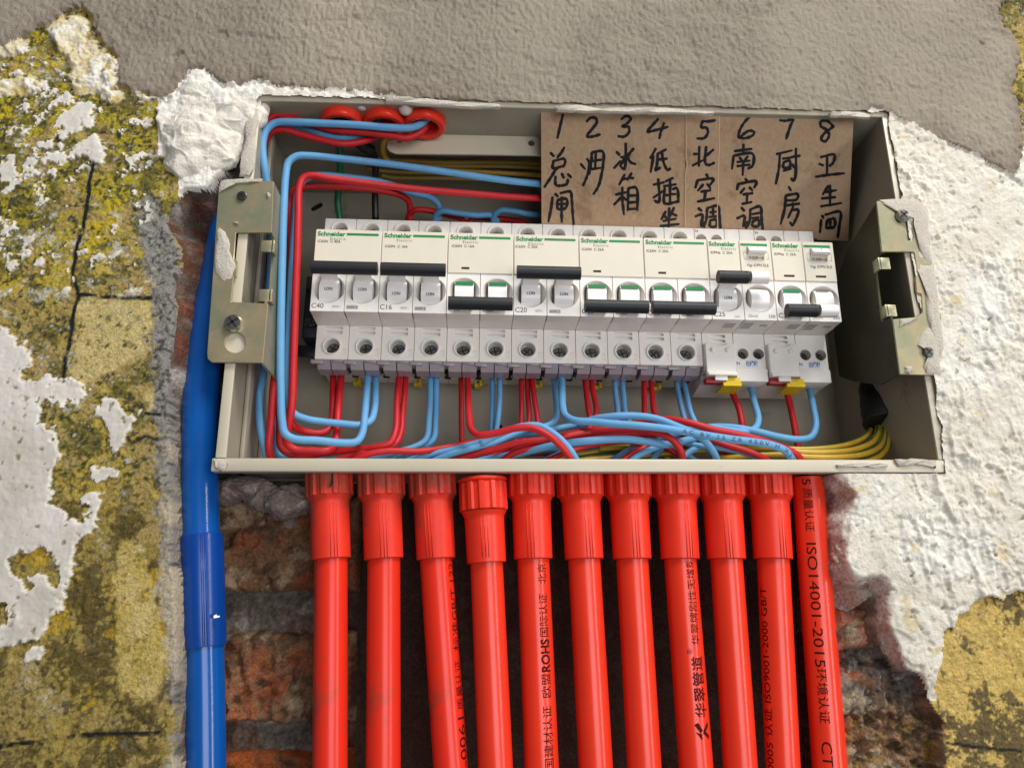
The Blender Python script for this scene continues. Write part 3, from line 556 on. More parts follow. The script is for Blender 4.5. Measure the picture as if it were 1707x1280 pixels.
def smear_mesh(pl_, Y, seed, hmul=1, off=(0, 0, 0)):
    poly = [(lambda p: (p[0], p[2]))(P(q[0], q[1], Y)) for q in pl_]; rnd = random.Random(seed); ring = []; cx = sum(p[0] for p in poly)/len(poly); cz = sum(p[1] for p in poly)/len(poly)
    for i in range(len(poly)):
        a, b = poly[i], poly[(i+1) % len(poly)]
        for t in (0, .25, .5, .75): ring.append((a[0]+(b[0]-a[0])*t+rnd.uniform(-.4, .4), a[1]+(b[1]-a[1])*t+rnd.uniform(-.4, .4)))
    m_ = len(ring); vs = []; fs = []
    # strip-like shapes: shrink towards the midline instead of the centre
    for lv, (sc, h) in enumerate(((1, -.15), (.93, .5), (.8, .9))):
        for k, (a, b) in enumerate(ring):
            o_ = ring[(m_-k) % m_]; tx, tz = (a+o_[0])/2, (b+o_[1])/2; vs.append((tx+(a-tx)*sc-off[0], Y-(h+rnd.uniform(0, .4)*(lv > 0))*hmul-off[1], tz+(b-tz)*sc-off[2]))
    for lv in range(2):
        for i in range(m_): fs.append((lv*m_+i, lv*m_+(i+1) % m_, (lv+1)*m_+(i+1) % m_, (lv+1)*m_+i))
    for k in range(1, m_//2): fs.append((2*m_+k-1, 2*m_+k, 2*m_+(m_-k) % m_, 2*m_+(m_-k+1) % m_) if k > 1 else (2*m_, 2*m_+1, 2*m_+m_-1))
    return MB().add(vs, fs)
for k, (pl_, Y) in enumerate([([(414, 168), (431, 172), (430, 205), (424, 232), (427, 262), (420, 294), (399, 296), (402, 262), (409, 232), (408, 205)], -.5), ([(357, 766), (368, 764), (382, 771), (372, 778), (376, 786), (362, 784)], -.5),
        ([(1392, 776), (1440, 771), (1480, 774), (1478, 779), (1436, 778), (1395, 781)], -.5), ([(1490, 766), (1530, 764), (1560, 768), (1558, 780), (1525, 776), (1495, 778)], -.5)]):
    smear_mesh(pl_, Y, k, 1, (0, 0, BZ0)).obj('plaster_smear', 'chalk', bx, 60)
for k, pl_ in enumerate([[(640, 162), (700, 166), (770, 172), (835, 176), (834, 182), (770, 181), (700, 177), (642, 172)], [(925, 181), (965, 176), (1010, 184), (1060, 181), (1120, 183), (1190, 188), (1188, 193), (1120, 190), (1060, 191), (1010, 189), (960, 188), (928, 188)], [(1380, 190), (1415, 187), (1450, 193), (1448, 200), (1415, 197), (1384, 196)]]):
    tag(smear_mesh(pl_, -3.2, 20+k, 1.4).obj('plaster_crust', 'chalk', None, 60), ['thin crust of white plaster on the upper rim above the conduit mouths', 'ragged crust of white plaster on the upper rim above the cardboard note', 'short crust of plaster at the upper right corner of the rim'][k], 'plaster')
# ---------------------------------------------------------------- latch brackets on the rim
def bracket(label, outer, holes, Y, name='bracket'):
    n = thing('latch_bracket', label, 'bracket', (P(*outer[0], Y)[0], Y, P(*outer[0], Y)[2])); o0 = np.array([P(*outer[0], Y)[0], Y, P(*outer[0], Y)[2]])
    return n, o0
def brk(label, outer, inner_holes, Y, flange, tabs, screws, smears, deepx):
    n, o0 = bracket(label, outer, None, Y)
    T = lambda mb: (setattr(mb, 'v', [(a-o0[0], b-o0[1], c-o0[2]) for a, b, c in mb.v]), mb)[1]
    w2 = lambda px, py, yy=Y: (lambda p: (p[0], p[2]))(P(px, py, yy))
    T(plate([w2(*p) for p in outer], [[w2(*p) for p in h] for h in inner_holes], FR, Y, Y+1.3, .25)).obj('face_plate', 'zinc', n, 30)
    if 'keyhole' in label: c_ = w2(392, 571); T(MB().lathe([(6.4, 0), (6.4, .8)], (c_[0], Y+1.6, c_[1]), (0, 1, 0), 24)).obj('hole_backing', 'box', n)
    # side flange running into the box: polygon of (photo y on the fold, depth)
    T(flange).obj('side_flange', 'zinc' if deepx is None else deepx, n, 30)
    for (x0, y0, x1, y1, sg) in tabs:
        a, b = w2(x0, y0), w2(x1, y1); mb = MB().box(min(a[0], b[0]), max(a[0], b[0]), Y+2.0, Y+3.2, min(a[1], b[1]), max(a[1], b[1]), .4)
        mb.box(*((max(a[0], b[0])-1.1, max(a[0], b[0])+.5) if sg > 0 else (min(a[0], b[0])-.5, min(a[0], b[0])+1.1)), Y+2, Y+8, min(a[1], b[1])+.01, max(a[1], b[1])-.01, .3)
        T(mb).obj('tab', 'zinc', n, 30)
    for (px, py, r, m) in screws:
        c = w2(px, py); s_ = T(screw_head(MB(), c[0], Y-.05, c[1], r)).obj('screw', m, n); T(cross(MB(), c[0], Y-.1-r*.66, c[1], r*.7, .7)).obj('cross_slot', 'cavity', s_)
    for k, pl_ in enumerate(smears):
        poly = [w2(*p) for p in pl_]; cx = sum(p[0] for p in poly)/len(poly); cz = sum(p[1] for p in poly)/len(poly); rnd = random.Random(k+len(label)); vs = []; fs = []
        ring = []
        for i in range(len(poly)):
            a, b = poly[i], poly[(i+1) % len(poly)]
            for t in (0, .33, .66): ring.append((a[0]+(b[0]-a[0])*t+rnd.uniform(-.5, .5), a[1]+(b[1]-a[1])*t+rnd.uniform(-.5, .5)))
        m_ = len(ring)
        for lv, (sc, h) in enumerate(((1, .05), (.9, .5), (.55, .9), (.25, .8))):
            for (a, b) in ring: vs.append((cx+(a-cx)*sc, Y-h-rnd.uniform(0, .35)*(lv > 0), cz+(b-cz)*sc))
        for lv in range(3):
            for i in range(m_): fs.append((lv*m_+i, lv*m_+(i+1) % m_, (lv+1)*m_+(i+1) % m_, (lv+1)*m_+i))
        fs.append(tuple(3*m_+i for i in range(m_)))
        T(MB().add(vs, fs)).obj('plaster_smear', 'chalk', n, 60)
    return n
YL = -2.6
def side_fl(top, bot, Y, dt, db, cut=None, dx=1.2, flip=1):
    """vertical sheet from the fold line (photo points top, bot) going depth dt/db into the box"""
    a = P(*top, Y); b = P(*bot, Y); mb = MB(); segs = []
    def q(t, d): return (a[0]+(b[0]-a[0])*t, Y+1.31+d, a[2]+(b[2]-a[2])*t)
    rows = [(0, dt, 0)]; pieces = []
    if cut: pieces = [(0, cut[0], 0), (cut[0], cut[1], cut[2]), (cut[1], 1, 0)]
    else: pieces = [(0, 1, 0)]
    for t0, t1, d0 in pieces:
        D0 = dt+(db-dt)*t0; D1 = dt+(db-dt)*t1; vs = []
        for x_ in (0, -dx*flip):
            for (t, d) in ((t0, d0), (t1, d0), (t1, D1), (t0, D0)): p = q(t, d); vs.append((p[0]+x_, p[1], p[2]))
        mb.add(vs, [(0, 1, 2, 3), (7, 6, 5, 4), (0, 4, 5, 1), (1, 5, 6, 2), (2, 6, 7, 3), (3, 7, 4, 0)])
    return mb
def side_poly(top, bot, Y, pl_, dx):
    a = P(*top, Y); b = P(*bot, Y)
    return plate([(t*100, d) for t, d in pl_], [], lambda u, v, t_: (a[0]+(b[0]-a[0])*u/100+t_, Y+1.31+v, a[2]+(b[2]-a[2])*u/100), 0, dx)
OL = [(376, 298), (456, 302), (453, 388), (393, 388), (390, 432), (396, 434), (394, 462), (389, 462), (385, 503), (447, 506), (438, 605), (353, 604), (346, 598), (345, 588), (350, 520), (356, 438), (361, 360), (365, 310), (369, 301)]
brk('yellow zinc latch bracket on the left rim with plaster splashes and a keyhole', OL, [circ(392, 571, 17, 24)], YL,
    side_fl((456, 302), (438, 605), YL, 20, 34, (.29, .67, 7)), [(434, 397, 453, 417, 1), (430, 479, 449, 500, 1)],
    [(404, 328, 2.6, 'screw'), (390, 540, 4.4, 'brightscrew')],
    [[(367, 302), (400, 299), (440, 300), (436, 303), (400, 305), (376, 314), (366, 322)], [(363, 380), (372, 382), (382, 400), (384, 425), (394, 445), (386, 462), (372, 470), (360, 455), (357, 430), (360, 405)], [(391, 370), (397, 370), (397, 375), (391, 374)], [(446, 322), (451, 324), (449, 330), (445, 328)]], None)
OR = [(1461, 335), (1532, 335), (1534, 420), (1528, 460), (1531, 462), (1537, 487), (1536, 530), (1497, 530), (1487, 528), (1499, 624), (1566, 626), (1560, 560), (1556, 480), (1548, 380), (1538, 336)]
OR = [(1461, 335), (1540, 333), (1550, 400), (1558, 470), (1564, 560), (1568, 626), (1500, 624), (1488, 532), (1530, 528), (1538, 520), (1536, 490), (1528, 488), (1526, 462), (1530, 460), (1524, 420), (1470, 420)]
kh = [(1493, 352), (1500, 346), (1508, 345), (1516, 350), (1519, 358), (1519, 366), (1523, 395), (1519, 402), (1513, 400), (1506, 375), (1496, 370), (1491, 361)]
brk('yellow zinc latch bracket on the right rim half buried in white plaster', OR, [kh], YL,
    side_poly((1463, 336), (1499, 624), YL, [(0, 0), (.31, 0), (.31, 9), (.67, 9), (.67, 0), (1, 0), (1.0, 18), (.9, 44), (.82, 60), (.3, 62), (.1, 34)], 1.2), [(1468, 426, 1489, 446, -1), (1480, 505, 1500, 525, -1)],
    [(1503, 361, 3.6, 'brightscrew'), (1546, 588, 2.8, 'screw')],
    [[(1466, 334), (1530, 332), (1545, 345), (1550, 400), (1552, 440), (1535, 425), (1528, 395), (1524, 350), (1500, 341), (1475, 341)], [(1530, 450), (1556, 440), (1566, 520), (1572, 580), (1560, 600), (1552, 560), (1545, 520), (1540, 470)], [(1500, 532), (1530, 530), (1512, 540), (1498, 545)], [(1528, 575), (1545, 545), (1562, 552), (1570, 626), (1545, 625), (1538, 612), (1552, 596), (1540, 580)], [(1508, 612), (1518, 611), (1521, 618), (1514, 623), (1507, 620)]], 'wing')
# sheet-metal wing of the right bracket reaching back towards the rail
wp = [P(1372, 345, 74), P(1463, 336, 2), P(1500, 624, 2), P(1478, 640, 20), P(1392, 592, 74), P(1380, 450, 80)]

# ================================================================ CIRCUIT BREAKERS
_cache = {}
def part(key, name, make, m, parent, off=(0, 0, 0), smooth=35, label=None):
    if key not in _cache: _cache[key] = make().mesh(name, smooth)
    o = link(name, _cache[key], m, parent, label); o.location = [c*S for c in off]; return o
WZ, WR, WX = -10.3, 8.2, 9.3
def face_plate_(x0=.12, x1=17.88, z0=-23.2, z1=-.1+24):
    return plate(rrect(x0, x1, z0, z1, .5, 2), [circ(WX, WZ, WR, 40, 8.0)], FR, 24, 33, .18)
def well(off_=False):
    n = 40; mb = MB(); o = circ(WX, WZ, 8.22, n, 8.02)
    rr_ = []
    for i in range(n):
        t = 2*math.pi*i/n; c, s = math.cos(t), math.sin(t); k = 1/max(abs(c)/5.9, abs(s)/7.3); k = min(k, 7.9); rr_.append((WX+c*k, WZ+s*k*.98))
    lv = [(o, 24.0), ([(a*.55+b*.45, c*.55+d*.45) for (a, c), (b, d) in zip(o, rr_)], 26.0), (rr_, 29.5), (rr_, 32.9)]
    v = [(x, y, z) for ring, y in lv for x, z in ring]; f = [(l*n+i, l*n+(i+1) % n, (l+1)*n+(i+1) % n, (l+1)*n+i) for l in range(3) for i in range(n)]
    f.append(tuple(3*n+i for i in range(n))); return mb.add(v, f)
def drum():
    mb = MB(); n = 14; pr = []
    for i in range(n+1): a = math.radians(-62+124*i/n); pr.append((31.8-8.9*math.cos(a), WZ+8.0*math.sin(a)))
    pr = [(32.5, pr[0][1])]+pr+[(32.5, pr[-1][1])]
    return mb.prism(pr, 4.3, 14.5, lambda u, v, t: (t, u, v))
def term_plate(lower=True):
    z0, z1 = (-43, -23.3) if lower else (23.95, 42.5); zc = -35.4 if lower else 35.4
    h = [circ(9, zc, 4.1, 28)]
    if lower: h += [[(4.2, -24.0), (14.2, -24.0), (14.2, -25.7), (4.2, -25.7)], [(4.2, -26.6), (14.2, -26.6), (14.2, -28.3), (4.2, -28.3)]]
    return plate(rrect(.12, 17.88, z0, z1, .4, 2), h, FR, 45, 51, .15)
def ringm(): return MB().lathe([(4.1, 2.5), (4.1, -.3), (4.4, -.9), (4.9, -1.0), (5.2, -.6), (5.25, .05)], (0, 0, 0), (0, 1, 0), 32, False, False)
def core():
    mb = MB().box(.12, 17.88, 51.02, 90, -43, 42.5, .25).box(.14, 17.86, 33.02, 51, -23.2, 23.9); return mb
def slotback(): return MB().box(4.3, 14.1, 45.9, 46.9, -25.68, -24.02).box(4.3, 14.1, 46.1, 46.9, -28.28, -26.62)
def slotramp():
    mb = MB()
    for a, b in ((-25.68, -24.02), (-28.28, -26.62)):
        mb.add([(4.15, 45.7, a-.1), (4.15, 46.6, b+.1), (14.25, 47.2, b+.1), (14.25, 45.8, a-.1)], [(0, 1, 2, 3)])
    return mb
def shroud():
    mb = MB(); f = lambda u, v, t: (t, u, v)
    mb.prism([(46.2, -43.02), (50, -47.4), (59, -48.0), (63, -45.5), (63, -43.02)], 1.2, 8.3, f); mb.prism([(46.2, -43.02), (50, -47.4), (59, -48.0), (63, -45.5), (63, -43.02)], 8.9, 16.8, f)
    mb.box(-2, 4.5, 45.6, 47.4, -45.2, -43.02, .2); mb.box(10, 15.5, 45.5, 46.6, -44.2, -43.02, .15); return mb
def under():
    mb = MB().box(3.5, 14.5, 64.5, 73, -43.4, -43.01).box(16.6, 19.4, 60, 66, -44.6, -43.01, .3).box(17.1, 18.9, 67, 72, -43.9, -43.01).box(16.2, 19.8, 74, 77, -43.8, -43.01)
    return mb
def screwm(): return MB().lathe([(3.5, 0), (3.5, -1.1), (2.9, -1.7), (1, -1.8)], (0, 0, 0), (0, 1, 0), 20, True, True)
def crossm(): return cross(MB(), 0, -1.86, 0, 2.3, .5)
def pole(root, ox, on, kind='mcb'):
    h = part('core', 'housing', core, 'white', root, (ox, 0, 0))
    part('fp', 'front_plate', face_plate_, 'white', root, (ox, 0, 0))
    part('well', 'toggle_well', well, 'white', root, (ox, 0, 0), 50)
    d = part('drum', 'toggle_drum', drum, 'drum', root, (ox, 0, 0), 40)
    return d
def terminal(root, ox, zc, Yp=45, rnd=0, x=9, ring='ring'):
    if ring: part('ring', 'terminal_ring', ringm, 'white', root, (ox+x, Yp, zc), 50)
    s_ = part('screw', 'terminal_screw', screwm, 'screw', root, (ox+x, Yp+6.2, zc)); s_.rotation_euler = (0, rnd, 0)
    part('cross', 'cross_slot', crossm, 'cavity', s_)
def handle(root, x0, x1, on, m='black', seams=(9, 27)):
    z = -1.7 if on else -20.2; Yc = 16.0; key = ('handle', x0, x1, m, seams)
    def mk():
        mb = MB(); pr = [(Yc+(5.2 if abs(a) < 9 else 5.2)*math.cos(math.radians(t))*.7, 3.5*math.sin(math.radians(t))) for t, a in [(t, 0) for t in range(0, 360, 24)]]
        cuts = [x0]+[s for s in seams if x0 < s < x1]+[x1]
        for a, b in zip(cuts, cuts[1:]): mb.prism(pr, a+.1, b-.1, lambda u, v, t: (t, u, v))
        prc = [(u+.12 if u < Yc else u-.12, v*.95) for u, v in pr]; mb.prism(prc, x0+.3, x1-.3, lambda u, v, t: (t, u, v)); return mb
    o = part(key, 'toggle_handle', mk, m, root, (0, 0, z)); return o
def neck(root, ox, on, m='drum'):
    def mk(): 
        sgn = 1 if on else -1
        return MB().prism([(17.5, 2.4*sgn-WZ+WZ), (26, 0), (27, -3.2*sgn), (18, -2.2*sgn)][::1], 4.9, 13.9, lambda u, v, t: (t, u, v))
    return part(('neck', on, m), 'toggle_neck', mk, m, root, (ox, 0, -1.6 if on else -19.6))
def logo(root, x, z, wd, bar):
    def mk():
        mb = print_on('Schneider', x, z, 2.5, 23.28, wd, .035); return mb
    def mk2(): return print_on('Electric', x+wd*.46, z-2.3, 1.5, 23.28, wd*.55, 0, spacing=1.35)
    a = part(('logo', x, z, wd), 'lettering', mk, 'green', root, smooth=0); part(('el', x, z, wd), 'lettering', mk2, 'green', root, smooth=0)
    # the long swash under the g of the name
    part(('sw', x, z, wd), 'logo_swash', lambda: MB().prism([(x+wd*.33+.9*math.cos(t)*(1), z-.9+.95*math.sin(t)) for t in [i*math.pi/8 for i in range(16)]], 23.27, 23.32, FR).prism([(x+wd*.33+.45*math.cos(t), z-.85+.5*math.sin(t)) for t in [i*math.pi/8 for i in range(16)]], 23.2, 23.26, FR) and MB(), 'green', root, smooth=0) if False else None
    if bar: part(('bar', bar), 'green_bar', lambda: MB().box(bar[0], bar[1], 23.24, 23.4, bar[2], bar[3]), 'green', root)
def lab(root, txt, x, z, h, Y, m='ink', width=None, bold=.01, spacing=1, smooth=0):
    return part(('txt', txt, x, z, h, Y, width), 'lettering', lambda: print_on(txt, x, z, h, Y, width, bold, spacing=spacing), m, root, smooth=0)
ORD = ['first', 'second', 'third', 'fourth', 'fifth', 'sixth']
BRK = []
def breaker2(i, rating, on, amp):
    org = RW(36*i, 0, 0); st = 'switched on, black handle up' if on else 'switched off, black handle down with green stripes showing'
    names = ['white two pole breaker marked C40, handle up, at the left end of the row', 'white breaker marked C16 with its handle up, right beside the C40 breaker', 'white breaker marked C16 with handle down and green stripes showing, third from left',
             'white breaker marked C20 with its black handle up, fourth in the row', 'white breaker marked C25 with handle down, just right of the C20 breaker', 'white breaker marked C25 with handle down, left neighbour of the narrow residual current units']
    t = thing('circuit_breaker', names[i], 'circuit breaker', org, TILT, 'two pole circuit breakers on the rail'); BRK.append(t)
    for p in (0, 1):
        ox = 18*p; pole(t, ox, on); part('tpl', 'terminal_face', lambda: term_plate(True), 'white', t, (ox, 0, 0)); part('tpu', 'terminal_face', lambda: term_plate(False), 'white', t, (ox, 0, 0))
        terminal(t, ox, -35.4, rnd=random.uniform(0, 3)); terminal(t, ox, 35.4, rnd=random.uniform(0, 3))
        part('slotr', 'marker_slot', slotramp, 'white', t, (ox, 0, 0), 0)
        part('shroud', 'terminal_cover', shroud, 'shroud', t, (ox, 0, 0)); part('under', 'wire_entry', under, 'cavity', t, (ox, 0, 0)); neck(t, ox, on)
        if on: lab(t, 'I.ON', ox+7.2, -11.6 if i not in (1,) else -13.4, 1.7, 22.72, 'ink', 4.2, .015)
        else: part('gstripe', 'green_stripe', lambda: MB().box(4.6, 14.2, 23.05, 23.6, -6.6, -4.9), 'green', t, (ox, 0, 0))
        part('seam', 'seam_line', lambda: MB().box(17.93, 18.07, 26, 88, -23.1, 23.8).box(17.93, 18.07, 46, 88, -42.9, -23.1).box(17.93, 18.07, 46, 88, 23.8, 42.3), 'cavity', t, (ox, 0, 0)) if p == 0 else None
    part('lb', 'label_cover', lambda: plate(rrect(.35, 35.65, .4, 24.3, .5, 2), [[(7.6, 2.6), (11.9, 2.6), (11.9, 3.9), (7.6, 3.9)]], FR, 23.4, 23.98, .12), 'label', t)
    part('lbs', 'window_slot', lambda: MB().box(7.6, 11.9, 23.8, 23.97, 2.6, 3.9), 'brownslot', t)
    logo(t, 1.3, 20.4, 15.0, (17.0, 34.2, 21.0, 22.3))
    v = [(1.6, 16.4), (1.9, 14.4), (2.2, 15.6), (.9, 16.2), (1.6, 15.6), (1.6, 15.6)][i]
    lab(t, 'iC65N  C '+amp, v[0], v[1], 1.5, 23.3, 'ink', 12.3, .01)
    handle(t, 1.2, 35.6 if on else 35.2, on, seams=(8.8, 28.2))
    lab(t, rating, .9, -21.4, 2.7, 23.9, 'ink', 6.3, .0); lab(t, '400V~', 11.6, -21.2, 1.5, 23.9, 'greyink', 4.8, .0)
    part('g6', 'grey_print', lambda: MB().box(19.2, 25.3, 23.88, 23.95, -21.6, -19.5), 'greyprint', t); lab(t, '6000 3', 19.7, -21.2, 1.3, 23.86, 'ink', 5.1, .0)
    part('clip', 'rail_clip', lambda: MB().box(15.8, 20.4, 82, 88, -46.6, -44.6, .3).box(18.6, 20.4, 80, 82.2, -46.6, -43.02, .3).box(15.8, 17, 84, 88, -44.8, -43.02), 'yellow', t)
for i, (r, on, a) in enumerate([('C40', 1, '40A'), ('C16', 1, '16A'), ('C16', 0, '16A'), ('C20', 1, '20A'), ('C25', 0, '25A'), ('C25', 0, '25A')]): breaker2(i, r, on, a)
def breakerR(i, on):
    t = thing('residual_current_breaker', ['residual current breaker with handle up, left of the two units with yellow sliders', 'residual current breaker with handle down, last unit at the right end of the row'][i], 'circuit breaker', RW(216+36*i, 0, 0), TILT, 'residual current breakers at the right end of the rail')
    for p in (0, 1):
        ox = 18*p; d = pole(t, ox, on); neck(t, ox, on, 'drum') if p == 0 else None
    # upper faces
    def up_l(): return plate(rrect(.12, 17.88, 23.95, 42.5, .4, 2), [circ(3.9, 35.4, 3.2, 24), circ(13.1, 35.4, 3.2, 24)], FR, 45, 51, .15)
    def up_r(): return MB().box(.12, 8.9, 45, 51, 23.95, 42.5, .25).box(9.1, 17.88, 45, 51, 23.95, 42.5, .25)
    part('upl', 'terminal_face', up_l, 'white', t); part('upr', 'terminal_face', up_r, 'white', t, (18, 0, 0))
    for x in (3.9, 13.1):
        s_ = part('scr2', 'terminal_screw', lambda: MB().lathe([(2.9, 0), (2.9, -1), (1, -1.4)], (0, 0, 0), (0, 1, 0), 16, True, True), 'screw', t, (x, 51.0, 35.4)); part('ring3', 'terminal_ring', lambda: MB().lathe([(3.2, 1), (3.2, -.2), (3.7, -.25), (3.75, .05)], (0, 0, 0), (0, 1, 0), 24, False, False), 'white', t, (x, 45, 35.4), 50)
    # lower left: marker slots, white flap
    part('rll', 'terminal_face', lambda: plate(rrect(.12, 17.88, -46, -23.3, .4, 2), [[(4.0, -24.3), (13.6, -24.3), (13.6, -26.0), (4.0, -26.0)], [(4.0, -27.2), (13.6, -27.2), (13.6, -28.8), (4.0, -28.8)]], FR, 45, 51, .15), 'white', t)
    part('rls', 'marker_slot', lambda: MB().add([(4, 45.15, -26), (4, 45.15, -24.3), (13.6, 48, -24.3), (13.6, 48, -26)], [(0, 1, 2, 3)]).add([(4, 45.15, -28.8), (4, 45.15, -27.2), (13.6, 48, -27.2), (13.6, 48, -28.8)], [(0, 1, 2, 3)]), 'white', t, smooth=0)
    def flap():
        pr = [(.6, -49.5), (17.4, -49.5), (17.4, -31.2), (16.4, -30.2), (13.4, -30.2)]+[(9+4.2*math.cos(a), -30.2-1.6*math.sin(a)) for a in [math.pi*k/8 for k in range(1, 8)]]+[(4.6, -30.2), (1.6, -30.2), (.6, -31.2)]
        mb = plate(pr, [], FR, 41.5, 44.95, .35); mb.box(.9, 17.2, 40.2, 41.7, -49.6, -47.6, .45); mb.box(5, 12, 41.5, 43.6, -52.2, -49.5, .3); return mb
    fl = part('flap', 'terminal_flap', flap, 'white', t)
    for x in (4.6, 13): part('dimple', 'stud', lambda: MB().lathe([(1.4, 0), (1.3, -.6), (.7, -1.0), (.2, -1.1)], (0, 0, 0), (0, 1, 0), 16, True, True), 'white', fl, (x, 41.5, -34.6), 180)
    part('redc', 'red_slider', lambda: MB().box(.4, 11, 44, 49, -53, -50, .4), 'redclip', t)
    part('yelc', 'yellow_slider', lambda: MB().box(11.2, 19.6, 42.6, 50, -53.2, -50.2, .5).prism([(42, -53.2), (56, -54.4), (56, -56), (42, -55.2)], 9.6, 19.8, lambda u, v, tt: (tt, u, v)), 'yellow', t)
    # lower right: twin screw holes, ledge
    def lr(): return plate(rrect(.12, 17.88, -44.4, -23.3, .4, 2), [circ(5.1, -35.4, 3.3, 24), circ(14.0, -35.4, 3.3, 24)], FR, 45, 51, .15)
    part('rlr', 'terminal_face', lr, 'white', t, (18, 0, 0)); 
    part('ledge', 'ledge', lambda: MB().box(.1, 17.9, 43.6, 60, -52, -44.5, .5), 'white', t, (18, 0, 0))
    for x in (5.1, 14.0):
        s_ = part('scr3', 'terminal_screw', lambda: MB().lathe([(2.9, 0), (2.9, -1), (1, -1.4)], (0, 0, 0), (0, 1, 0), 16, True, True), 'screw', t, (18+x, 51.0, -35.4)); part('cross3', 'cross_slot', lambda: cross(MB(), 0, -1.5, 0, 1.9, .9), 'cavity', s_)
        part('ring3', 'terminal_ring', None, 'white', t, (18+x, 45, -35.4), 50)
    part('rlow', 'lower_housing', lambda: MB().prism([(51.1, -43.1), (51.1, -50.5), (72, -54), (84, -50), (84, -43.1)], .2, 35.8, lambda u, v, tt: (tt, u, v)), 'white', t)
    part('sheet', 'label_sticker', lambda: MB().box(1.2, 15.2, 44.9, 45, -43.4, -39.6), 'drum', t, (18, 0, 0))
    lab(t, 'N', 19.0, -42.0, 1.8, 44.86, 'blueink', 1.7, .03); lab(t, '出线端', 24.4, -42.4, 2.4, 44.86, 'blueink', 6.6, .03); lab(t, 'N', .8, 39.9, 1.5, 44.9, 'blueink', 1.5, .03)
    part('seamr', 'seam_line', lambda: MB().box(17.93, 18.07, 26, 88, -23.1, 23.8).box(17.93, 18.07, 46, 88, -44, -23.1).box(17.93, 18.07, 46, 88, 23.8, 42.3), 'cavity', t)
    part('lbr', 'label_cover', lambda: plate(rrect(.35, 17.75, .4, 24.3, .4, 2), [[(6, 2.6), (11.9, 2.6), (11.9, 3.9), (6, 3.9)]], FR, 23.4, 23.98, .12), 'label', t); part('lbr', 'label_cover', None, 'label', t, (18, 0, 0))
    for k in (0, 18): part('lbs2', 'window_slot', lambda: MB().box(6, 11.9, 23.8, 23.97, 2.6, 3.9), 'brownslot', t, (k, 0, 0))
    logo(t, .9, 20.4, 15.0, None); part('gb2', 'green_bar', lambda: MB().box(18.9, 34, 23.24, 23.4, 20.9, 22.3), 'green', t)
    lab(t, 'iDPNa  C 25A', 1.6, 15.6, 1.5, 23.3, 'ink', 12.4, .01)
    tb = part('tbtn', 'test_button', lambda: MB().prism([(23.5, 20.6), (21.6, 19.4), (19.6, 16.4), (20.4, 15.6), (23.5, 15.8)], 22.4, 32.2, lambda u, v, tt: (tt, u, v)), 'drum', t); lab(t, 'T', 27, 17.6, 1.1, 20.2, 'ink', .9, 0)
    part('brl', 'bracket_print', lambda: MB().box(20.2, 20.4, 23.3, 23.36, 13.0, 17.0).box(34.0, 34.2, 23.3, 23.36, 13.0, 17.0).box(20.2, 21.6, 23.3, 23.36, 12.8, 13.0).box(32.8, 34.2, 23.3, 23.36, 12.8, 13.0).box(20.2, 21.3, 23.3, 23.36, 17.0, 17.2).box(33.1, 34.2, 23.3, 23.36, 17.0, 17.2), 'greyink', t)
    lab(t, '每月按一次', 23.0, 12.6, 1.6, 23.3, 'ink', 8.8, .01); lab(t, 'Vigi iDPN ELE', 21.4, 8.4, 1.6, 23.3, 'ink', 12.4, .005)
    handle(t, 2.0, 18.6, on, seams=(4.2, 16.6)); handle(t, 19.6, 29.4, on, 'drum', seams=())
    if on: lab(t, 'I.ON', 7.2, -11.6, 1.7, 22.72, 'ink', 4.2, .015)
    else: part('gstripe', 'green_stripe', None, 'green', t); part('bstripe', 'dark_line', lambda: MB().box(5, 12, 23.2, 23.6, -5.9, -5.5), 'ink', t, (18, 0, 0))
    lab(t, 'C25', .9, -21.4, 2.7, 23.9, 'ink', 6.3, .0); lab(t, '230V~', 12.4, -21.9, 1.2, 23.9, 'greyink', 3.6, .0); lab(t, '30mA', 20.0, -21.6, 1.8, 23.9, 'greyink', 5.4, .0); lab(t, '250', 31.2, -21.6, 1.7, 23.9, 'ink', 3.6, .0)
    # stickers on the sloping underside of the nose
    part('ust', 'grey_print', lambda: MB().box(9, 15, 29, 36, -23.34, -23.24).box(19, 24.5, 28, 37, -23.34, -23.24).box(29, 33, 30, 33, -23.34, -23.24), 'greyprint', t)
breakerR(0, 1); breakerR(1, 0)
for sx_ in (-.15,): pass
# ================================================================ HAND-WRITTEN CARDBOARD
cA, cB, cC_ = P(903, 183, 3.0), P(1421, 197, 3.0), P(1150, 386, 47.5)
cn = np.cross(cB-cA, cC_-cA); cn /= np.linalg.norm(cn)
if cn[1] > 0: cn = -cn
CP = lambda px, py: PPL(px, py, cA, cn)
ct = thing('cardboard_note', 'brown cardboard note with eight handwritten numbers leaning over the breakers', 'cardboard note', CP(903, 372))
co = CP(903, 372)
def sheet(px4, off, thk):
    v = [CP(*p)+cn*off for p in px4]+[CP(*p)+cn*(off-thk) for p in px4]; n = len(px4)
    return MB().add([p-co for p in v], [tuple(range(n)), tuple(range(n, 2*n))[::-1]]+[(i, (i+1) % n, n+(i+1) % n, n+i) for i in range(n)])
yb = lambda x: 364.5+(x-560)*.0272+11.5
ybx = lambda x: yb(x)
sheet([(902, 182), (1144, 189), (1141, ybx(1141)), (903, ybx(903))], 0, 1.4).obj('panel', 'card', ct, 20)
sheet([(1145, 189), (1199, 190.5), (1195, ybx(1195)), (1142, ybx(1142))], .35, 1.4).obj('panel', 'card', ct, 20)
sheet([(1200, 190.5), (1423, 198), (1418, 300), (1414, 402), (1362, 400), (1362, ybx(1362)), (1196, ybx(1196))], 0, 1.4).obj('panel', 'card', ct, 20)
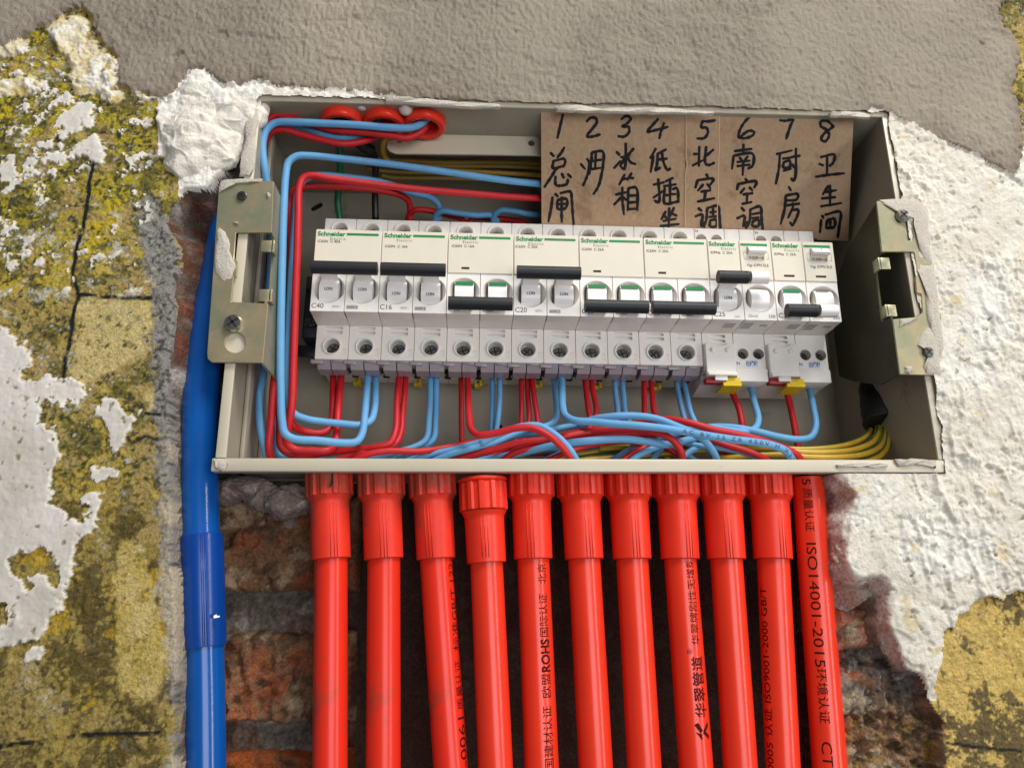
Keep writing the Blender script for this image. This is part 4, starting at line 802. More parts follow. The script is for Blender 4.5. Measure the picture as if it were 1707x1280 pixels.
for a, b in (((1144, 190), (1141, ybx(1141))), ((1199, 191), (1195, ybx(1195)))):
    pts = []; rnd = random.Random(4)
    for i in range(26): t = i/25; pts.append(CP(a[0]+(b[0]-a[0])*t+rnd.uniform(-.6, .6)+(2.5*math.exp(-((t-.42)/.05)**2) if a[0] < 1180 else 0), a[1]+(b[1]-a[1])*t)+cn*.15-co)
    MB().tube(pts, .42, 6).obj('crease', 'cardcut', ct, 180)
STR = {'1': [[(178, 125), (165, 180), (150, 245)]], '2': [[(298, 162), (320, 142), (345, 145), (350, 165), (330, 195), (300, 237), (325, 238), (367, 227)]], '3': [[(475, 150), (500, 133), (523, 145), (505, 170), (480, 187), (510, 188), (515, 212), (490, 238), (458, 236)]],
 '4': [[(662, 148), (635, 178), (608, 213), (650, 205), (712, 188)], [(692, 168), (675, 215), (668, 247)]], '5': [[(886, 160), (880, 190), (905, 192), (914, 215), (895, 245), (858, 247)], [(885, 160), (920, 160), (950, 155)]],
 '6': [[(1130, 135), (1100, 165), (1075, 210), (1072, 240), (1100, 246), (1140, 233), (1150, 215), (1125, 208), (1100, 222), (1080, 240)]], '7': [[(1280, 155), (1310, 158), (1347, 150), (1335, 180), (1312, 250)]], '8': [[(1553, 188), (1520, 158), (1490, 160), (1488, 185), (1520, 205), (1530, 235), (1508, 263), (1490, 250), (1508, 220), (1555, 186)]]}
CHR = [
 [[(115, 320), (132, 338)], [(185, 293), (168, 322), (148, 345)], [(130, 360), (127, 400), (150, 397)], [(130, 362), (187, 352), (183, 385), (150, 397), (120, 440), (84, 494)], [(140, 440), (143, 484), (175, 486), (198, 478), (203, 455)], [(172, 425), (182, 448)], [(203, 428), (220, 445)], [(125, 545), (118, 600), (104, 670)], [(138, 528), (152, 542)], [(165, 525), (216, 518), (223, 560), (227, 620), (233, 688)], [(150, 560), (197, 555), (192, 600), (153, 605), (150, 560)], [(152, 582), (194, 578)], [(172, 545), (171, 610), (172, 672)]],
 [[(268, 376), (290, 402)], [(300, 350), (312, 372), (300, 440), (280, 487)], [(325, 318), (380, 314), (382, 380), (372, 440), (358, 490), (333, 530)], [(325, 318), (322, 365), (310, 430)], [(330, 362), (372, 355)], [(325, 403), (368, 397)], [(345, 322), (342, 400)]],
 [[(450, 315), (466, 332)], [(438, 398), (470, 362)], [(497, 272), (497, 340), (490, 402), (475, 393)], [(472, 342), (490, 345), (468, 388)], [(537, 298), (508, 340), (522, 368), (547, 378)], [(492, 430), (464, 482)], [(478, 457), (502, 450)], [(527, 423), (505, 458)], [(512, 447), (537, 449)], [(446, 533), (500, 520)], [(480, 495), (480, 560), (488, 634)], [(480, 540), (438, 583)], [(485, 545), (500, 560)], [(510, 500), (508, 612)], [(510, 500), (550, 498), (556, 612)], [(512, 538), (550, 536)], [(512, 573), (550, 570)], [(510, 606), (554, 604)]],
 [[(650, 298), (622, 348)], [(638, 335), (624, 418)], [(660, 322), (655, 385), (648, 408), (672, 395)], [(660, 325), (702, 303)], [(655, 355), (707, 350)], [(680, 315), (690, 370), (710, 407), (724, 400)], [(638, 482), (692, 470)], [(662, 453), (665, 572), (643, 562)], [(638, 548), (685, 515)], [(737, 448), (700, 465)], [(690, 490), (752, 480)], [(722, 460), (722, 577)], [(695, 500), (695, 577), (750, 570), (768, 567)], [(735, 505), (757, 500), (765, 567)], [(700, 535), (718, 535)], [(728, 530), (750, 530)], [(700, 618), (678, 658)], [(694, 640), (707, 656)], [(742, 598), (723, 642)], [(735, 630), (757, 640)], [(718, 600), (715, 700)], [(688, 666), (752, 655)], [(673, 692), (767, 682)]],
 [[(870, 288), (868, 387)], [(842, 326), (868, 325)], [(836, 384), (887, 358)], [(905, 288), (900, 370), (915, 382), (947, 370)], [(903, 337), (942, 303)], [(905, 428), (916, 447)], [(862, 458), (850, 497)], [(862, 458), (943, 453), (925, 482)], [(890, 480), (863, 512)], [(910, 478), (927, 500)], [(878, 517), (927, 510)], [(902, 515), (895, 562)], [(862, 567), (947, 550)], [(865, 600), (882, 614)], [(850, 642), (885, 633), (880, 692), (902, 670)], [(910, 600), (905, 660), (893, 697)], [(910, 600), (965, 590), (972, 640), (978, 702)], [(925, 622), (955, 618)], [(920, 645), (956, 642)], [(925, 662), (925, 692), (955, 692), (955, 660), (925, 662)], [(940, 602), (940, 645)]],
 [[(1095, 277), (1095, 320)], [(1050, 312), (1137, 300)], [(1045, 335), (1037, 402)], [(1045, 335), (1142, 325), (1142, 385), (1118, 400)], [(1075, 345), (1086, 356)], [(1117, 338), (1104, 355)], [(1063, 367), (1127, 360)], [(1063, 388), (1127, 380)], [(1095, 360), (1091, 434)], [(1105, 452), (1116, 466)], [(1070, 475), (1062, 507)], [(1072, 478), (1162, 466), (1150, 497)], [(1100, 500), (1080, 525)], [(1125, 495), (1141, 512)], [(1093, 532), (1142, 525)], [(1115, 530), (1112, 572)], [(1088, 580), (1137, 570)], [(1085, 598), (1099, 615)], [(1062, 653), (1101, 640), (1095, 692), (1117, 670)], [(1130, 608), (1126, 670), (1108, 703)], [(1130, 608), (1180, 593), (1187, 650), (1193, 708)], [(1140, 632), (1176, 625)], [(1140, 652), (1173, 648)], [(1142, 667), (1142, 692), (1172, 690), (1172, 662), (1142, 667)]],
 [[(1263, 327), (1342, 308)], [(1280, 330), (1275, 400), (1260, 478)], [(1295, 350), (1337, 345)], [(1300, 367), (1298, 395), (1330, 392), (1330, 362), (1300, 367)], [(1298, 412), (1337, 400)], [(1362, 298), (1359, 440), (1350, 462), (1338, 450)], [(1338, 342), (1382, 335)], [(1343, 378), (1353, 396)], [(1325, 493), (1336, 511)], [(1310, 537), (1372, 530), (1365, 557), (1312, 562)], [(1310, 537), (1305, 600), (1284, 682)], [(1315, 587), (1380, 578)], [(1345, 575), (1347, 600)], [(1340, 612), (1374, 610), (1360, 660), (1343, 687), (1332, 672)], [(1345, 600), (1322, 650)]],
 [[(1488, 342), (1557, 330), (1550, 372), (1533, 387)], [(1520, 335), (1520, 436)], [(1480, 376), (1500, 384)], [(1463, 442), (1530, 432), (1608, 424)], [(1527, 487), (1498, 532)], [(1507, 520), (1567, 510)], [(1493, 552), (1562, 545)], [(1535, 485), (1535, 590)], [(1488, 592), (1593, 575)], [(1490, 660), (1484, 724)], [(1494, 638), (1502, 652)], [(1510, 635), (1587, 620), (1582, 690), (1574, 748)], [(1520, 662), (1515, 702)], [(1520, 662), (1556, 655), (1556, 696), (1516, 702)], [(1536, 660), (1536, 696)]]]
for i in range(8):
    mb = MB(); rnd = random.Random(i)
    for st in STR[str(i+1)]+CHR[i]:
        pp = [(880+x/3.048, 150+y/3.048) for x, y in st]; pp = [tuple(q) for q in catmull(pp, 5)] if len(pp) > 2 else [tuple(np.array(pp[0])*(1-t)+np.array(pp[1])*t) for t in (0, .33, .66, 1)]
        pp = [p for p in pp if p[1] < (ybx(p[0])-.5 if p[0] < 1360 else 400)]
        if len(pp) < 2: continue
        n = len(pp); L_ = []; R_ = []
        for k in range(n):
            a = np.array(pp[max(k-1, 0)]); b = np.array(pp[min(k+1, n-1)]); d = (b-a)/max(np.linalg.norm(b-a), 1e-6); nn = np.array([-d[1], d[0]])
            wv = 2.5*(1+.18*math.sin(k*1.7+rnd.random()*3))*(.8 if k in (0, n-1) else 1); p = np.array(pp[k])
            L_.append(p+nn*wv); R_.append(p-nn*wv)
        a0 = np.array(pp[0]); d0 = a0-np.array(pp[1]); d0 /= max(np.linalg.norm(d0), 1e-6); a1 = np.array(pp[-1]); d1 = a1-np.array(pp[-2]); d1 /= max(np.linalg.norm(d1), 1e-6)
        of = .06+.35*(1145 < pp[0][0] < 1199)+.01*len(mb.f)*.03
        for (u_, v_) in [((L_[k], R_[k]), (L_[k+1], R_[k+1])) for k in range(n-1)]:
            mb.add([CP(*q)+cn*of-co for q in (u_[0], u_[1], v_[1], v_[0])], [(0, 1, 2, 3)])
        for c_, d_, l_, r_ in ((a0, d0, L_[0], R_[0]), (a1, d1, L_[-1], R_[-1])):
            mb.add([CP(*q)+cn*of-co for q in (l_, c_+d_*1.0+(l_-c_)*.7, c_+d_*1.4, c_+d_*1.0+(r_-c_)*.7, r_)], [(0, 1, 2, 3, 4)])
    mb.obj('handwriting', 'marker', ct, 0)

# ================================================================ WIRES
def path3(pts, n=7): return catmull([P(*p) for p in pts], n)
def wire(m, label, pts, r=1.75, group=None, pr=None, seg=12, free=None):
    w3 = path3(pts); r = r*.92
    if free: w3 = w3+[np.array(p) for p in catmull([w3[-1]]+free, 6)[1:]]
    o = MB().tube(w3, r, seg).obj({'red': 'red_wire', 'blue': 'blue_wire', 'gw': 'green_wire', 'kw': 'black_wire'}.get(m, 'wire'), m, None, 180)
    tag(o, label, 'wire', group)
    if pr:
        for (t, st, sz, ph, bold) in pr: wrap_text(t, w3, st, r, sz, ph, bold, aspect=1.25).obj('lettering', 'ink', o, 0)
    return o
UP_ = 'thick supply wires in the upper left of the box'; BR_ = 'wires dropping from the breakers'; BU_ = 'wires lying along the bottom of the box'
# --- from the three conduit mouths to the left and down
wire('blue', 'light blue wire from the rightmost conduit mouth, topmost of the upper left bundle', [(722, 150, 14), (722, 178, 14), (712, 198, 12), (690, 212, 10), (650, 213, 8), (600, 209, 7), (540, 206, 7), (490, 204, 7), (460, 205, 8), (445, 216, 9), (438, 238, 10), (441, 280, 12), (449, 330, 20), (452, 420, 30), (447, 500, 36), (441, 580, 36), (438, 630, 36), (433, 660, 34), (434, 710, 34), (443, 752, 38), (450, 775, 44)], 2.2, UP_)
wire('red', 'red wire from the rightmost conduit mouth running just under the light blue one', [(716, 150, 18), (717, 190, 17), (706, 216, 15), (680, 230, 14), (650, 226, 13), (600, 220, 12), (560, 217, 12), (520, 208, 13), (485, 197, 13), (458, 193, 13), (443, 205, 14), (433, 240, 15), (428, 290, 18), (430, 380, 24), (426, 440, 26), (436, 490, 30), (452, 540, 30), (460, 600, 30), (455, 650, 30), (452, 700, 32), (448, 745, 34), (454, 775, 42)], 2.1, UP_)
wire('red', 'red wire from the middle conduit mouth sagging lowest of the upper left bundle', [(642, 165, 24), (640, 195, 23), (628, 226, 21), (600, 237, 17), (570, 240, 15), (534, 233, 14), (500, 224, 13), (475, 217, 12), (455, 219, 13), (444, 232, 16), (437, 262, 20), (435, 310, 26), (447, 380, 34), (450, 460, 38), (452, 560, 42), (462, 640, 44), (466, 700, 46), (470, 748, 50), (500, 760, 52), (548, 754, 50), (590, 749, 46), (630, 745, 42), (650, 738, 42), (659, 720, 44), (662, 665, 54), (667, 612, 66)], 2.05, UP_)
wire('blue', 'light blue wire from the middle conduit mouth tucked behind the two red ones', [(636, 160, 20), (634, 184, 20), (626, 205, 20), (604, 224, 18), (572, 229, 17), (540, 224, 17), (510, 214, 16), (478, 208, 16), (456, 212, 18), (446, 240, 24), (446, 300, 34), (454, 400, 48), (458, 520, 54), (461, 640, 54), (462, 720, 54), (464, 757, 56), (500, 764, 56), (560, 768, 56)], 2.05, UP_)
wire('gw', 'green wire dropping from the left conduit mouth into the top of the C40 breaker', [(563, 160, 16), (563, 195, 18), (566, 225, 28), (567, 260, 40), (566, 300, 54), (563, 335, 62), (567, 368, 66)], 2.2)
wire('kw', 'black wire dropping from the left conduit mouth into the second pole of the C40 breaker', [(578, 165, 18), (584, 200, 20), (594, 232, 26), (610, 247, 32), (622, 256, 38), (626, 275, 46), (625, 320, 58), (626, 368, 66)], 2.25)
tag(MB().tube(path3([(582, 186, 19), (588, 212, 21), (596, 234, 26), (608, 246, 32), (618, 251, 36)]), 3.6, 14, taper=[1-.12*abs(math.sin(k*1.9)) for k in range(29)]).obj('tape_wrap', 'tape', None, 180), 'black insulating tape wound round the black wire under the left conduit mouth', 'tape')
def wire3(m, label, p3, r, group=None): return tag(MB().tube(catmull(p3, 7), r, 12).obj('yellow_wire', m, None, 180), label, 'wire', group)
wire3('yw', 'yellow wire bending out of the rightmost conduit mouth and round the hanging plate', [P(702, 160, 20), P(698, 186, 20), P(688, 200, 22), P(668, 214, 24), P(650, 224, 25), P(640, 236, 29), ceil_pt(642, 262, 93), ceil_pt(665, 276, 93.5), ceil_pt(720, 280, 94), ceil_pt(900, 292, 94), ceil_pt(1050, 300, 94)], 1.6)
for k, (lb, y0, zz) in enumerate((('foremost dim yellow wire running along the box roof behind the hanging plate', 266, 93.5), ('second dim yellow wire running along the box roof behind the hanging plate', 273, 92.5), ('third dim yellow wire running along the box roof behind the hanging plate', 286, 94), ('rearmost dim yellow wire running along the box roof', 296, 93))):
    wire3('ywd', lb, [ceil_pt(x, y0+dy+(x-650)*.018, zz) for x, dy in ((560+25*k, -4), (650, 0), (740, 3-k), (830, 1), (920, 2), (1100, 4), (1300, 6))], 1.35, 'dim yellow wires along the box roof')
# --- the two big loops in front of the left side
X1 = [(1000, 330, 66), (1150, 346, 78), (1330, 372, 86), (1372, 420, 88), (1385, 520, 88)]
wire('blue', 'thick light blue loop from behind the cardboard down the left side to the C40 breaker', [(1180, 352, 72), (1040, 328, 52), (960, 315, 42), (900, 307, 36), (850, 302, 32), (750, 288, 26), (650, 274, 22), (560, 264, 18), (515, 260, 15), (494, 261, 14), (481, 271, 14), (476, 295, 14), (473, 350, 14), (470, 450, 15), (468, 560, 17), (468, 650, 20), (470, 700, 22), (475, 722, 23), (490, 731, 24), (530, 734, 27), (572, 738, 32), (594, 736, 36), (604, 722, 40), (608, 690, 46), (611, 655, 54), (614, 610, 66)], 2.2, None, [('BV 450/750V 4mm2', 545, 2.0, .1, 0)])
wire('blue', 'blue wire hidden mostly behind the thick red loop on the left side', [(626, 610, 70), (626, 655, 58), (624, 685, 50), (617, 702, 46), (600, 708, 44), (570, 706, 42), (540, 703, 40), (510, 698, 36), (489, 688, 32), (480, 660, 30), (480, 600, 28), (483, 520, 27), (487, 440, 27), (492, 370, 27), (496, 325, 27), (504, 303, 27), (525, 293, 28), (580, 296, 32), (640, 305, 40), (690, 322, 50), (718, 330, 56), (731, 342, 60), (731, 368, 66)], 2.1)
wire('red', 'thick red loop from behind the cardboard down the left side to the C40 breaker', [(1180, 368, 78), (1040, 345, 58), (960, 337, 48), (900, 331, 42), (850, 328, 38), (760, 321, 32), (680, 314, 27), (600, 304, 22), (545, 297, 19), (520, 293, 18), (506, 297, 18), (499, 312, 18), (497, 360, 18), (495, 430, 19), (492, 510, 21), (489, 600, 24), (486, 680, 26), (480, 715, 30), (478, 736, 34), (490, 748, 36), (520, 751, 37), (544, 751, 38), (557, 744, 42), (561, 725, 46), (563, 690, 50), (566, 655, 58), (570, 610, 68)], 2.2)
wire('red', 'red wire just inside the thick red loop, joining the first two breakers', [(556, 610, 70), (555, 660, 60), (553, 700, 54), (546, 717, 50), (530, 722, 48), (505, 718, 44), (488, 708, 38), (483, 660, 34), (484, 560, 32), (485, 440, 32), (483, 370, 32), (484, 330, 32), (491, 315, 32), (512, 311, 34), (580, 312, 38), (640, 319, 46), (668, 326, 52), (682, 338, 58), (683, 368, 66)], 2.1)
JG = 'jumper wires between the tops of the breakers'
wire('red', 'short red jumper between the tops of the two C16 breakers', [(679, 368, 68), (683, 357, 63), (694, 350, 60), (720, 352, 62), (750, 360, 66), (765, 363, 66), (776, 372, 66)], 2.0, JG)
wire('red', 'short red jumper from the right C16 breaker to the top of the C20 breaker', [(781, 372, 68), (790, 364, 68), (815, 364, 70), (850, 367, 70), (868, 370, 68), (884, 378, 66)], 2.0, JG)
wire('blue', 'short light blue jumper between the tops of the two C16 breakers', [(725, 369, 64), (728, 358, 60), (738, 352, 57), (760, 355, 57), (795, 359, 58), (818, 359, 60), (830, 371, 64)], 2.1, JG)
wire('blue', 'light blue jumper running from the right C16 breaker behind the cardboard', [(822, 371, 63), (825, 359, 59), (834, 351, 56), (850, 351, 56), (880, 357, 58), (910, 361, 62), (935, 378, 66)], 2.1, JG)
# --- pairs dropping from the bottoms of the breakers: positions of the first and second wire
def drop(m, which, ord_, pts, r=1.72, pr=None): return wire(m, '%s %s wire dropping from the %s' % (ord_, {'red': 'red', 'blue': 'light blue'}[m], which), pts, r, BR_, pr)
b2, b3, b4, b5, b6 = 'left C16 breaker', 'right C16 breaker', 'C20 breaker', 'left C25 breaker of the wide ones', 'right C25 breaker of the wide ones'
drop('red', b2, 'right hand', [(677, 610, 68), (675, 650, 60), (671, 690, 54), (669, 718, 50), (660, 738, 46), (636, 750, 44), (600, 756, 44), (560, 768, 46), (500, 778, 48)], 1.9)
drop('blue', b2, 'left hand', [(717, 612, 68), (717, 660, 60), (715, 700, 56), (710, 732, 54), (690, 745, 52), (655, 754, 50), (610, 764, 50), (560, 776, 50)], 1.9)
drop('blue', b2, 'right hand', [(728, 612, 68), (727, 660, 62), (726, 700, 60), (722, 732, 58), (704, 746, 58), (670, 756, 58), (640, 768, 58)], 1.9)
drop('red', b3, 'left hand', [(768, 612, 70), (769, 660, 66), (769, 700, 66), (770, 745, 66), (770, 785, 68)], 1.75)
drop('red', b3, 'right hand sweeping', [(779, 612, 68), (780, 660, 52), (782, 695, 36), (786, 716, 28), (798, 725, 24), (825, 722, 22), (858, 714, 20), (884, 713, 19), (908, 722, 18), (930, 738, 18), (946, 756, 20), (962, 785, 24)], 2.0)
drop('blue', b3, 'left hand', [(820, 612, 70), (821, 660, 66), (820, 720, 64), (821, 760, 64), (822, 790, 64)], 1.7)
drop('blue', b3, 'right hand', [(832, 612, 68), (833, 655, 62), (831, 690, 60), (826, 725, 60), (818, 760, 60), (810, 790, 60)], 1.7)
drop('red', b4, 'leftmost', [(869, 612, 70), (869, 660, 64), (869, 700, 60), (864, 730, 58), (835, 752, 56), (790, 776, 56)], 1.7)
drop('red', b4, 'middle', [(878, 612, 69), (880, 660, 64), (882, 700, 58), (872, 735, 54), (850, 752, 52), (820, 778, 52)], 1.7)
drop('red', b4, 'rightmost', [(886, 612, 68), (889, 650, 62), (895, 690, 56), (900, 712, 52), (925, 728, 46), (980, 734, 44), (1060, 726, 46), (1120, 712, 52)], 1.7)
drop('blue', b4, 'left hand', [(922, 614, 68), (926, 655, 60), (928, 685, 54), (924, 702, 48), (910, 710, 44), (890, 713, 40), (862, 722, 38), (830, 735, 36), (795, 745, 36), (755, 755, 38), (715, 772, 44)], 1.85)
drop('blue', b4, 'long printed', [(934, 614, 66), (937, 650, 50), (938, 678, 36), (943, 693, 26), (958, 701, 20), (990, 703, 17), (1020, 706, 15), (1060, 709, 13), (1100, 713, 12), (1140, 719, 12), (1180, 726, 12), (1220, 732, 12), (1260, 737, 12), (1290, 743, 13), (1310, 752, 15), (1325, 775, 20)], 2.15, [('A C   B V   2 5   Z R   4 5 0 V   H   X 2 2 2 0 V ~', 118, 2.0, .12, .0)])
drop('red', b5, 'left hand', [(973, 616, 68), (977, 650, 62), (982, 688, 56), (990, 712, 52), (1010, 722, 50), (1060, 730, 50), (1110, 745, 50), (1150, 775, 52)], 1.75)
drop('red', b5, 'right hand', [(984, 616, 68), (988, 650, 62), (994, 688, 56), (980, 716, 50), (940, 726, 46), (900, 736, 44), (850, 752, 44), (800, 775, 46)], 1.75)
drop('blue', b5, 'left hand', [(1024, 616, 68), (1026, 655, 62), (1029, 692, 56), (1020, 712, 54), (980, 735, 54), (940, 752, 56), (890, 776, 58)], 1.7)
drop('blue', b5, 'right hand', [(1036, 616, 68), (1039, 655, 62), (1044, 692, 56), (1060, 716, 52), (1100, 738, 50), (1140, 756, 52), (1180, 780, 56)], 1.7)
drop('red', b6, 'left hand', [(1073, 616, 68), (1074, 655, 62), (1075, 692, 56), (1080, 716, 54), (1066, 742, 52), (1040, 770, 52), (1030, 785, 52)], 1.75)
drop('red', b6, 'right hand', [(1084, 616, 68), (1087, 655, 62), (1092, 690, 56), (1110, 712, 52), (1160, 736, 50), (1200, 752, 50), (1240, 780, 54)], 1.75)
drop('blue', b6, 'left hand', [(1124, 616, 70), (1131, 655, 62), (1141, 697, 54), (1152, 726, 50), (1176, 745, 50), (1210, 775, 54)], 1.7)
drop('blue', b6, 'right hand', [(1135, 616, 69), (1144, 655, 60), (1153, 692, 52), (1166, 712, 48), (1190, 720, 44), (1222, 722, 40), (1250, 740, 44), (1270, 775, 50)], 1.7)
u1, u2 = 'left residual current breaker', 'rightmost residual current breaker'
drop('red', u1, 'only', [(1212, 638, 62), (1221, 656, 58), (1231, 678, 54), (1237, 705, 50), (1240, 740, 50), (1245, 780, 52)], 2.0)
drop('blue', u1, 'only', [(1246, 632, 62), (1252, 648, 56), (1258, 672, 48), (1264, 698, 42), (1258, 714, 38), (1240, 719, 36), (1210, 716, 34), (1185, 712, 34), (1150, 716, 36), (1110, 728, 40), (1060, 744, 46), (1010, 775, 54)], 2.0)
drop('red', u2, 'only', [(1307, 638, 62), (1312, 656, 58), (1319, 684, 56), (1326, 720, 54), (1330, 745, 54), (1333, 785, 56)], 2.0)
drop('blue', u2, 'only', [(1346, 632, 62), (1350, 650, 56), (1356, 680, 48), (1360, 710, 44), (1352, 728, 42), (1330, 732, 40), (1295, 727, 38), (1262, 719, 36), (1220, 712, 38), (1180, 712, 42), (1140, 724, 48), (1100, 750, 52), (1080, 780, 56)], 2.0)
# --- the tangle on the floor of the box
def lay(m, label, pts, r=1.9): return wire(m, label, pts, r, BU_)
lay('blue', 'light blue wire arching alongside the red sweeping wire under the C20 breaker', [(800, 740, 30), (850, 716, 26), (880, 709, 24), (900, 710, 23), (925, 724, 21), (946, 744, 20), (962, 768, 22), (975, 790, 28)], 1.9)
lay('blue', 'light blue wire arching highest in the middle of the tangle, above the printed wire', [(960, 716, 40), (985, 700, 26), (1020, 694, 20), (1060, 693, 18), (1095, 698, 17), (1125, 709, 16), (1155, 722, 17), (1175, 735, 18), (1190, 755, 22), (1200, 780, 28)], 2.0)
lay('red', 'red wire rising out of the tangle and running right above the printed light blue one', [(1040, 712, 46), (1090, 700, 34), (1120, 700, 27), (1150, 705, 23), (1190, 716, 21), (1230, 724, 20), (1265, 733, 20), (1300, 745, 22), (1325, 756, 24), (1342, 775, 30)], 2.1)
lay('red', 'red wire hooking down in the middle of the tangle, in front of a blue one', [(900, 738, 44), (960, 722, 34), (1020, 716, 28), (1070, 716, 25), (1100, 722, 22), (1122, 734, 21), (1134, 750, 22), (1140, 778, 26)], 2.1)
lay('blue', 'pale blue wire crossing low in the middle of the tangle', [(700, 790, 50), (800, 768, 46), (860, 757, 38), (920, 743, 30), (980, 735, 27), (1040, 732, 26), (1080, 736, 26), (1110, 741, 27), (1150, 732, 36), (1190, 722, 44)], 2.15)
lay('red', 'upper of two long red wires rising from the lower left into the tangle', [(710, 785, 46), (770, 763, 40), (820, 750, 36), (870, 737, 33), (920, 732, 31), (970, 722, 31), (1040, 714, 33), (1100, 715, 38), (1160, 730, 42), (1220, 752, 46), (1260, 780, 52)], 1.9)
lay('red', 'lower of two long red wires rising from the lower left into the tangle', [(830, 775, 40), (855, 756, 36), (890, 746, 34), (940, 736, 34), (1000, 726, 36), (1060, 722, 40), (1130, 730, 42), (1200, 746, 46), (1250, 775, 52)], 1.9)
lay('blue', 'blue wire low at the left of the tangle behind the sweeping red one', [(640, 782, 50), (700, 762, 46), (770, 746, 43), (830, 730, 42), (890, 722, 44), (940, 712, 48), (1000, 704, 54)], 1.9)
lay('red', 'red wire along the bottom front edge left of the middle', [(560, 790, 44), (600, 762, 38), (640, 752, 38), (700, 752, 42), (750, 745, 48), (800, 736, 54)], 1.9)
lay('blue', 'blue wire slipping under the red hook at the bottom centre', [(1030, 790, 30), (1060, 762, 30), (1088, 748, 32), (1120, 738, 38), (1160, 726, 48)], 1.9)
lay('blue', 'short blue end just right of the red hook', [(1120, 790, 40), (1140, 760, 38), (1165, 744, 38), (1190, 730, 44), (1220, 716, 50)], 1.9)
lay('red', 'dark red wire running right under the printed wire to the front edge', [(1120, 712, 48), (1170, 728, 36), (1210, 742, 32), (1245, 752, 30), (1275, 765, 30), (1300, 785, 34)], 1.9)
lay('blue', 'blue wire bending down at the bottom left corner of the box floor', [(690, 790, 30), (720, 770, 48), (800, 752, 56), (880, 745, 60), (960, 742, 62), (1060, 752, 62)], 1.7)
lay('red', 'thin red wire crossing under the pale blue one at the centre of the tangle', [(880, 785, 36), (930, 760, 34), (985, 742, 36), (1045, 735, 40), (1110, 736, 44), (1180, 728, 50)], 1.6)
lay('blue', 'thin blue wire running low along the back of the box floor', [(560, 776, 62), (660, 765, 62), (780, 758, 66), (900, 752, 68), (1020, 746, 66), (1150, 742, 64), (1260, 750, 62)], 1.5)
lay('red', 'thin red wire running low along the back of the box floor', [(500, 772, 60), (640, 770, 64), (760, 762, 68), (880, 756, 70), (1000, 758, 66), (1120, 748, 60), (1300, 742, 58), (1340, 760, 56)], 1.5)
lay('red', 'thin red wire slanting down to the front edge right of the sweeping one', [(1010, 722, 46), (1050, 736, 38), (1075, 744, 34), (1050, 758, 32), (1020, 785, 30)], 1.7)
lay('blue', 'thin blue wire slanting across below the printed one on the right', [(1080, 718, 50), (1150, 740, 38), (1210, 748, 34), (1250, 758, 34), (1290, 780, 36)], 1.7)
# --- earth wires under black tape on the right
EG = 'yellow and green earth wires from the taped bundle'
def earth(label, pts, r=1.75):
    w3 = path3(pts); o = MB().tube(w3, r, 12).obj('earth_wire', 'yw', None, 180); tag(o, label, 'wire', EG)
    MB().tube(w3, r+.04, 4, arc=(.5, 1.15)).obj('green_stripe', 'gs', o, 180); MB().tube(w3, r+.04, 4, arc=(-2.2, -1.5)).obj('green_stripe', 'gs', o, 180)
earth('uppermost earth wire curving left out of the black tape', [(1452, 700, 56), (1450, 718, 52), (1440, 730, 48), (1410, 742, 42), (1370, 748, 38), (1320, 749, 38), (1270, 742, 44), (1200, 738, 52), (1100, 742, 56), (1000, 748, 56)])
earth('second earth wire curving left out of the black tape', [(1464, 700, 52), (1463, 722, 46), (1452, 738, 40), (1420, 750, 36), (1380, 754, 34), (1330, 753, 34), (1290, 748, 38), (1200, 748, 50), (1080, 758, 56), (960, 768, 58)])
earth('third earth wire from the top, green side towards the room', [(1472, 700, 50), (1474, 724, 44), (1466, 744, 38), (1440, 757, 34), (1400, 762, 32), (1350, 762, 32), (1300, 758, 34), (1200, 764, 44)], 1.7)
earth('lowest earth wire curving left along the front edge', [(1480, 700, 48), (1480, 730, 42), (1474, 752, 36), (1450, 768, 32), (1400, 776, 30), (1330, 775, 30)], 1.7)
earth('earth wire dropping straight down behind the curving ones', [(1486, 700, 50), (1488, 720, 50), (1488, 745, 50), (1480, 775, 50)], 1.6)
earth('rightmost earth wire dropping straight down', [(1494, 700, 46), (1500, 718, 44), (1504, 740, 42), (1504, 760, 42), (1500, 790, 44)], 1.7)
earth('yellow wire low behind the tangle in the middle', [(900, 772, 60), (960, 758, 60), (1030, 750, 60), (1080, 752, 60), (1130, 770, 60)], 1.7)
tp = path3([(1462, 600, 66), (1463, 630, 62), (1464, 660, 56), (1469, 690, 50), (1473, 708, 47)], 8)
mb = MB(); n = len(tp); mb.tube(tp, 10.2, 22, taper=[(.92+.1*(i/n)+(.03 if (i//4) % 2 else 0))*(.93 if i == n-1 else 1) for i in range(n)])
for k, v in enumerate(mb.v):
    a = k % 22; mb.v[k] = (v[0]+.35*math.sin(a*2.1+k*.05), v[1], v[2]+.3*math.sin(a*1.3))
tag(mb.obj('tape_bundle', 'tape', None, 40), 'black tape wound round a bundle of earth wires at the lower right of the box', 'tape')
pp = [P(962, 757, 66), P(1035, 752, 64), P(1025, 785, 50), P(960, 785, 50)]
tag(MB().add([p for p in pp]+[p+np.array([0, .2, .1]) for p in pp], [(0, 1, 2, 3), (7, 6, 5, 4), (0, 4, 5, 1), (1, 5, 6, 2), (2, 6, 7, 3), (3, 7, 4, 0)]).obj('paper_scrap', 'paper', None, 0), 'scrap of printed paper lying on the floor of the box under the wires', 'paper')

